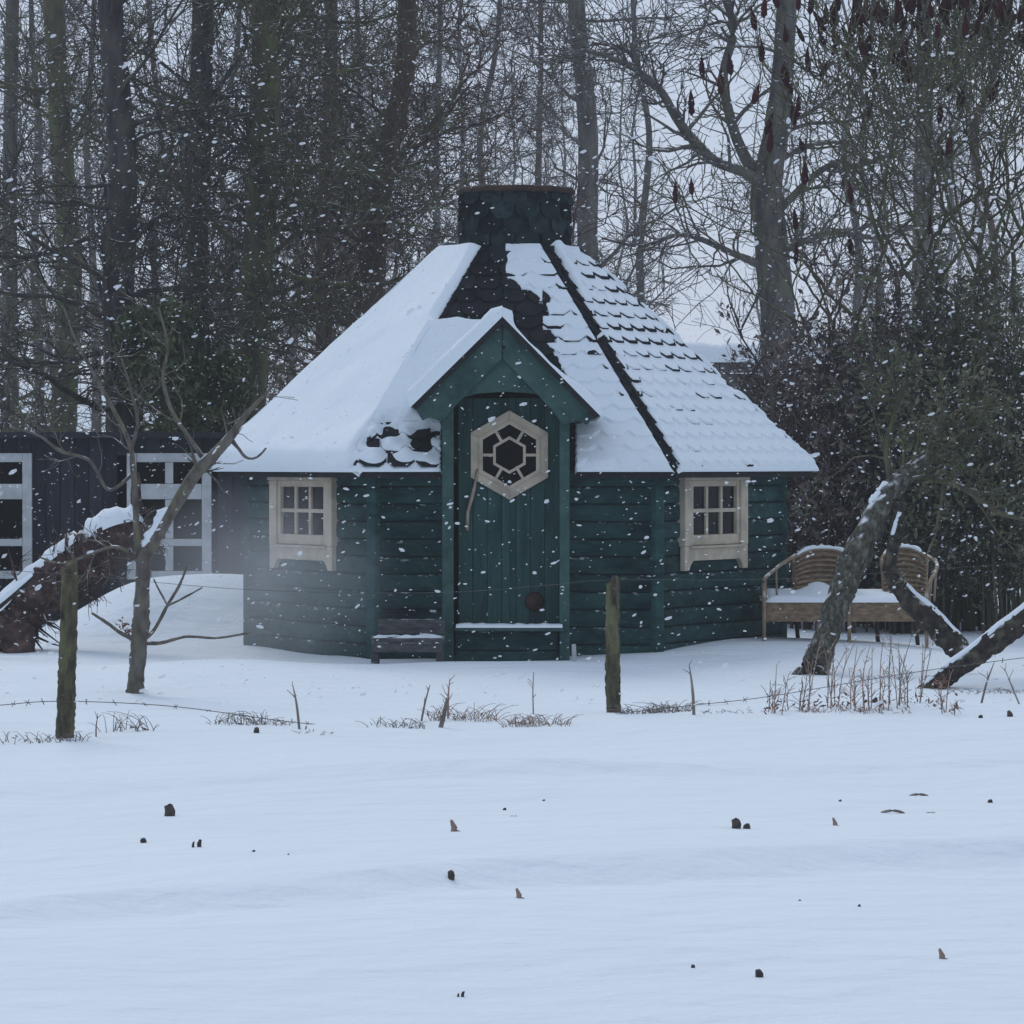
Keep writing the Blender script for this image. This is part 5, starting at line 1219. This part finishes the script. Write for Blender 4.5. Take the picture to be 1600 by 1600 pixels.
for i, (px, py, w_, h_, n, lb, m) in enumerate([(375, 1140, 60, 30, 40, 'dry grass tuft right of the fruit tree', 'straw_grey'), (440, 1140, 30, 16, 18, 'small dry tuft beside the leaning stalk', 'straw'), (620, 1140, 60, 22, 30, 'flattened dry grass below the plank bench', 'straw_grey'),
        (725, 1130, 70, 35, 46, 'brown dry grass below the hut door', 'straw'), (840, 1135, 70, 26, 60, 'reddish dry grass left of the right fence post', 'straw'), (1010, 1122, 60, 22, 50, 'grey dry grass just right of the fence post', 'straw_grey'), (1050, 1118, 40, 26, 36, 'dry grass beside the dark upright stalk', 'straw_grey'),
        (1150, 1125, 70, 12, 22, 'sparse dry grass left of the weed stalks', 'straw_grey'), (200, 1150, 60, 40, 16, 'thin dry grass right of the left fence post', 'straw_grey'), (98, 1163, 50, 22, 30, 'dry grass at the foot of the left fence post', 'straw_grey'), (30, 1165, 40, 26, 8, 'thin dry grass at the left edge', 'straw_grey'),
        (1550, 1090, 90, 14, 40, 'dark flattened grass under the fallen limb at the right', 'straw_grey'), (1340, 1128, 120, 16, 60, 'low reddish grass at the foot of the weed stalks', 'straw'), (490, 1152, 40, 14, 10, 'few grass blades by the leaning stalk foot', 'straw_grey')]): tuft(lb, px, py, w_ * 1.5, h_ * 1.15, int(n * 1.7), 850 + i, m)

# ------------------------------------------------------------------ stubble poking through the field
def stub(label, px, py, kind, s, seed):
    d = F * CH / (py - HZ); rng = np.random.default_rng(seed); x0 = (px - 800) * d / F; g0 = gz(x0, d); root = thing('stubble', label, 'stubble', (x0, d, g0 - .004), 0, 'bits of stubble poking through the field snow')
    u = s * d / F
    if kind == 'stump':
        v, q = tubes(np.array([[(0, 0, -.02), (.002, 0, u * .5), (.0, 0, u * .9), (.001, 0, u)]]), np.array([[u * .42, u * .45, u * .38, .001]]), 7, '')
        v = v + rng.normal(scale=u * .05, size=v.shape); obj('stump', mesh_np('stump', v, q), M['stub'], root)
    elif kind == 'pair':
        for sx, hh_, rr_ in ((-.5, .8, .2), (.35, 1.1, .28)):
            v, q = tubes(np.array([[(sx * u, 0, -.02), (sx * u, 0, u * hh_ * .6), (sx * u + .002, 0, u * hh_), (sx * u, 0, u * hh_ * 1.03)]]), np.array([[u * rr_, u * rr_, u * rr_ * .7, .001]]), 7, '')
            v = v + rng.normal(scale=u * .04, size=v.shape); obj('stump', mesh_np('stump', v, q), M['stub'], root)
    elif kind == 'curl':
        t = np.linspace(0, math.pi, 10); p = np.stack([-np.cos(t) * u, np.zeros(10), np.sin(t) * u * .45 - .01], 1); v, q = tubes(p[None], np.full((1, 10), .006), 6, ''); obj('blade', mesh_np('blade', v, q, smooth=True), M['straw_grey'], root)
    elif kind == 'sprig':
        v, q = tubes(np.array([[(0, 0, -.02), (.2 * u, 0, u * .4), (-.05 * u, 0, u), (-.1 * u, 0, u * 1.05)]]), np.array([[u * .2, u * .3, u * .14, .001]]), 6, ''); obj('stump', mesh_np('stump', v, q), M['straw'], root)
        v, q = tubes(np.array([[(.1 * u, 0, u * .2), (.6 * u, -.01, u * .1), (1.1 * u, -.02, -.005)]]), np.array([[u * .12, u * .1, u * .06]]), 5, ''); obj('blade', mesh_np('blade', v, q), M['straw_grey'], root)
    elif kind == 'dot':
        v, q = tubes(np.array([[(0, 0, -.02), (0, 0, u * .4), (u * .1, 0, u * .7), (0, 0, u * .72)]]), np.array([[u * .5, u * .45, u * .25, .001]]), 6, ''); v = v + rng.normal(scale=u * .06, size=v.shape); obj('stump', mesh_np('stump', v, q), M['stub'], root)
ST_ = [(264, 1273, 'stump', 20, 'upright brown stub in the field below the fruit tree'), (223, 1322, 'dot', 12, 'low scrap of stubble left of the twin stub'), (307, 1336, 'pair', 12, 'twin dark stub in the left of the field'), (396, 1348, 'dot', 6, 'tiny crumb of stubble right of the twin stub'),
       (450, 1355, 'dot', 5, 'faintest crumb of stubble in the left half'), (706, 1306, 'sprig', 19, 'pale stub with a fallen blade in the mid field'), (704, 1388, 'stump', 14, 'round dark stub in the middle of the field'), (808, 1407, 'sprig', 16, 'small dark stub with an upright spike, mid field'),
       (720, 1536, 'pair', 9, 'low dark bits nearest the bottom edge, left of centre'), (788, 1274, 'dot', 7, 'small speck left of the little curled blade'), (803, 1283, 'curl', 10, 'little curled blade in the mid field'), (850, 1262, 'dot', 5, 'small speck right of the little curled blade'), (1150, 1308, 'stump', 17, 'leaning reddish stub, left one of a close pair'),
       (1167, 1308, 'dot', 13, 'dark round stub, right one of a close pair'), (1303, 1300, 'sprig', 13, 'slanting dark stub right of the close pair'), (1313, 1263, 'dot', 6, 'small speck above the slanting stub'), (1436, 1246, 'curl', 17, 'curled grass blade farthest up in the right field'), (1395, 1277, 'curl', 21, 'broad curled grass blade in the right field'),
       (1455, 1276, 'curl', 11, 'short curled blade right of the broad one'), (1548, 1259, 'dot', 9, 'low scrap of stubble near the right edge'), (1343, 1418, 'dot', 7, 'lone small speck in the right field'), (1250, 1410, 'dot', 5, 'faint speck left of the lone one in the right field'), (1470, 1492, 'sprig', 17, 'pale forked stub low in the right field'),
       (1083, 1505, 'dot', 9, 'grey scrap left of the dark block low in the field'), (1186, 1518, 'stump', 14, 'dark blocky stub low in the right half of the field'), (1368, 1118, 'dot', 12, 'dark clod below the weed stalks') , (1533, 1134, 'dot', 8, 'small reddish speck below the fallen limb'), (1578, 1133, 'stump', 10, 'small dark stub at the right edge below the fallen limb'), (400, 1153, 'stump', 10, 'dark clod beside the dry tuft right of the fruit tree')]
for i, (px, py, kd, s, lb) in enumerate(ST_): stub(lb, px, py, kd, s, 900 + i)

# ------------------------------------------------------------------ falling snow, blowing snow, haze
rng = np.random.default_rng(1000)
n = 12000
d = (rng.uniform(10.0 ** 3, 36.0 ** 3, n)) ** (1 / 3)
u = rng.uniform(-.30, .30, n) * .5; v_ = rng.uniform(-.02, .16, n)
c = np.stack([u * d * 1.1, d, CH + (v_ * d) - .045 * d], 1)
c = c[c[:, 2] > .05]; n = len(c)
s = np.minimum(np.exp(rng.normal(math.log(.0026), .58, n)), .0075); el = rng.uniform(1.1, 2.8, n); tilt = rng.normal(.25, .35, n)
oct_ = np.array([(1, 0, 0), (-1, 0, 0), (0, 1, 0), (0, -1, 0), (0, 0, 1), (0, 0, -1.)]); tri = np.array([(0, 2, 4), (2, 1, 4), (1, 3, 4), (3, 0, 4), (2, 0, 5), (1, 2, 5), (3, 1, 5), (0, 3, 5)])
ph = (1 + 5 ** .5) / 2; vs = np.array([(-1, ph, 0), (1, ph, 0), (-1, -ph, 0), (1, -ph, 0), (0, -1, ph), (0, 1, ph), (0, -1, -ph), (0, 1, -ph), (ph, 0, -1), (ph, 0, 1), (-ph, 0, -1), (-ph, 0, 1)]) / 1.9
ft_ = np.array([(0, 11, 5), (0, 5, 1), (0, 1, 7), (0, 7, 10), (0, 10, 11), (1, 5, 9), (5, 11, 4), (11, 10, 2), (10, 7, 6), (7, 1, 8), (3, 9, 4), (3, 4, 2), (3, 2, 6), (3, 6, 8), (3, 8, 9), (4, 9, 5), (2, 4, 11), (6, 2, 10), (8, 6, 7), (9, 8, 1)])
V = vs[None] * (1.0 + .16 * rng.normal(size=(n, len(vs), 1))) * s[:, None, None]; V[..., 0] *= el[:, None]
ct, st_ = np.cos(tilt)[:, None], np.sin(tilt)[:, None]
V = np.stack([V[..., 0] * ct - V[..., 2] * st_, V[..., 1], V[..., 0] * st_ + V[..., 2] * ct], -1) + c[:, None]
T_ = (np.arange(n)[:, None, None] * len(vs) + ft_[None]).reshape(-1, 3)
tag(obj('falling_snow', mesh_np('falling_snow', V.reshape(-1, 3), None, T_, smooth=True), M['flake']), 'falling snowflakes filling the air', 'snow', kind='stuff')

def vol_mat(name, dens, col, falloff=False):
    m = bpy.data.materials.new(name); m.use_nodes = True; t = m.node_tree; t.nodes.clear()
    o = t.nodes.new('ShaderNodeOutputMaterial'); pv = t.nodes.new('ShaderNodeVolumePrincipled')
    pv.inputs['Color'].default_value = (*col, 1); pv.inputs['Density'].default_value = dens; pv.inputs['Anisotropy'].default_value = 0.0
    t.links.new(pv.outputs[0], o.inputs['Volume'])
    if falloff:
        tc = t.nodes.new('ShaderNodeTexCoord'); gr = t.nodes.new('ShaderNodeTexGradient'); gr.gradient_type = 'SPHERICAL'
        nz = t.nodes.new('ShaderNodeTexNoise'); nz.inputs['Scale'].default_value = 2.2; nz.inputs['Detail'].default_value = 2
        t.links.new(tc.outputs['Object'], gr.inputs[0]); t.links.new(tc.outputs['Object'], nz.inputs['Vector'])
        m1 = t.nodes.new('ShaderNodeMath'); m1.operation = 'MULTIPLY'; m2 = t.nodes.new('ShaderNodeMath'); m2.operation = 'MULTIPLY'; m2.inputs[1].default_value = dens * 2
        t.links.new(gr.outputs[1], m1.inputs[0]); t.links.new(nz.outputs[0], m1.inputs[1]); t.links.new(m1.outputs[0], m2.inputs[0]); t.links.new(m2.outputs[0], pv.inputs['Density'])
    return m
bpy_sph = MB(); n_, m_ = 20, 12
for i in range(m_ + 1):
    for j in range(n_):
        a, bq = math.pi * i / m_, 2 * math.pi * j / n_; bpy_sph.v.append((math.sin(a) * math.cos(bq), math.sin(a) * math.sin(bq), math.cos(a)))
for i in range(m_):
    for j in range(n_): bpy_sph.f.append((i * n_ + j, (i + 1) * n_ + j, (i + 1) * n_ + (j + 1) % n_, i * n_ + (j + 1) % n_))
cc = at(400, 915, 26.6)
bs = bpy_sph.build('blowing_snow', vol_mat('blowing_snow', .5, (.95, .96, .97), True)); bs.location = cc; bs.scale = (1.1, .8, .8)
tag(bs, 'puff of wind blown snow beside the left window of the hut', 'snow', kind='stuff')
hz = MB().box(-255, 255, -65, 305, -1.2, 17.5).build('haze', vol_mat('haze', .0009, (.97, .975, .98)))
tag(hz, 'snowy winter air', kind='stuff')
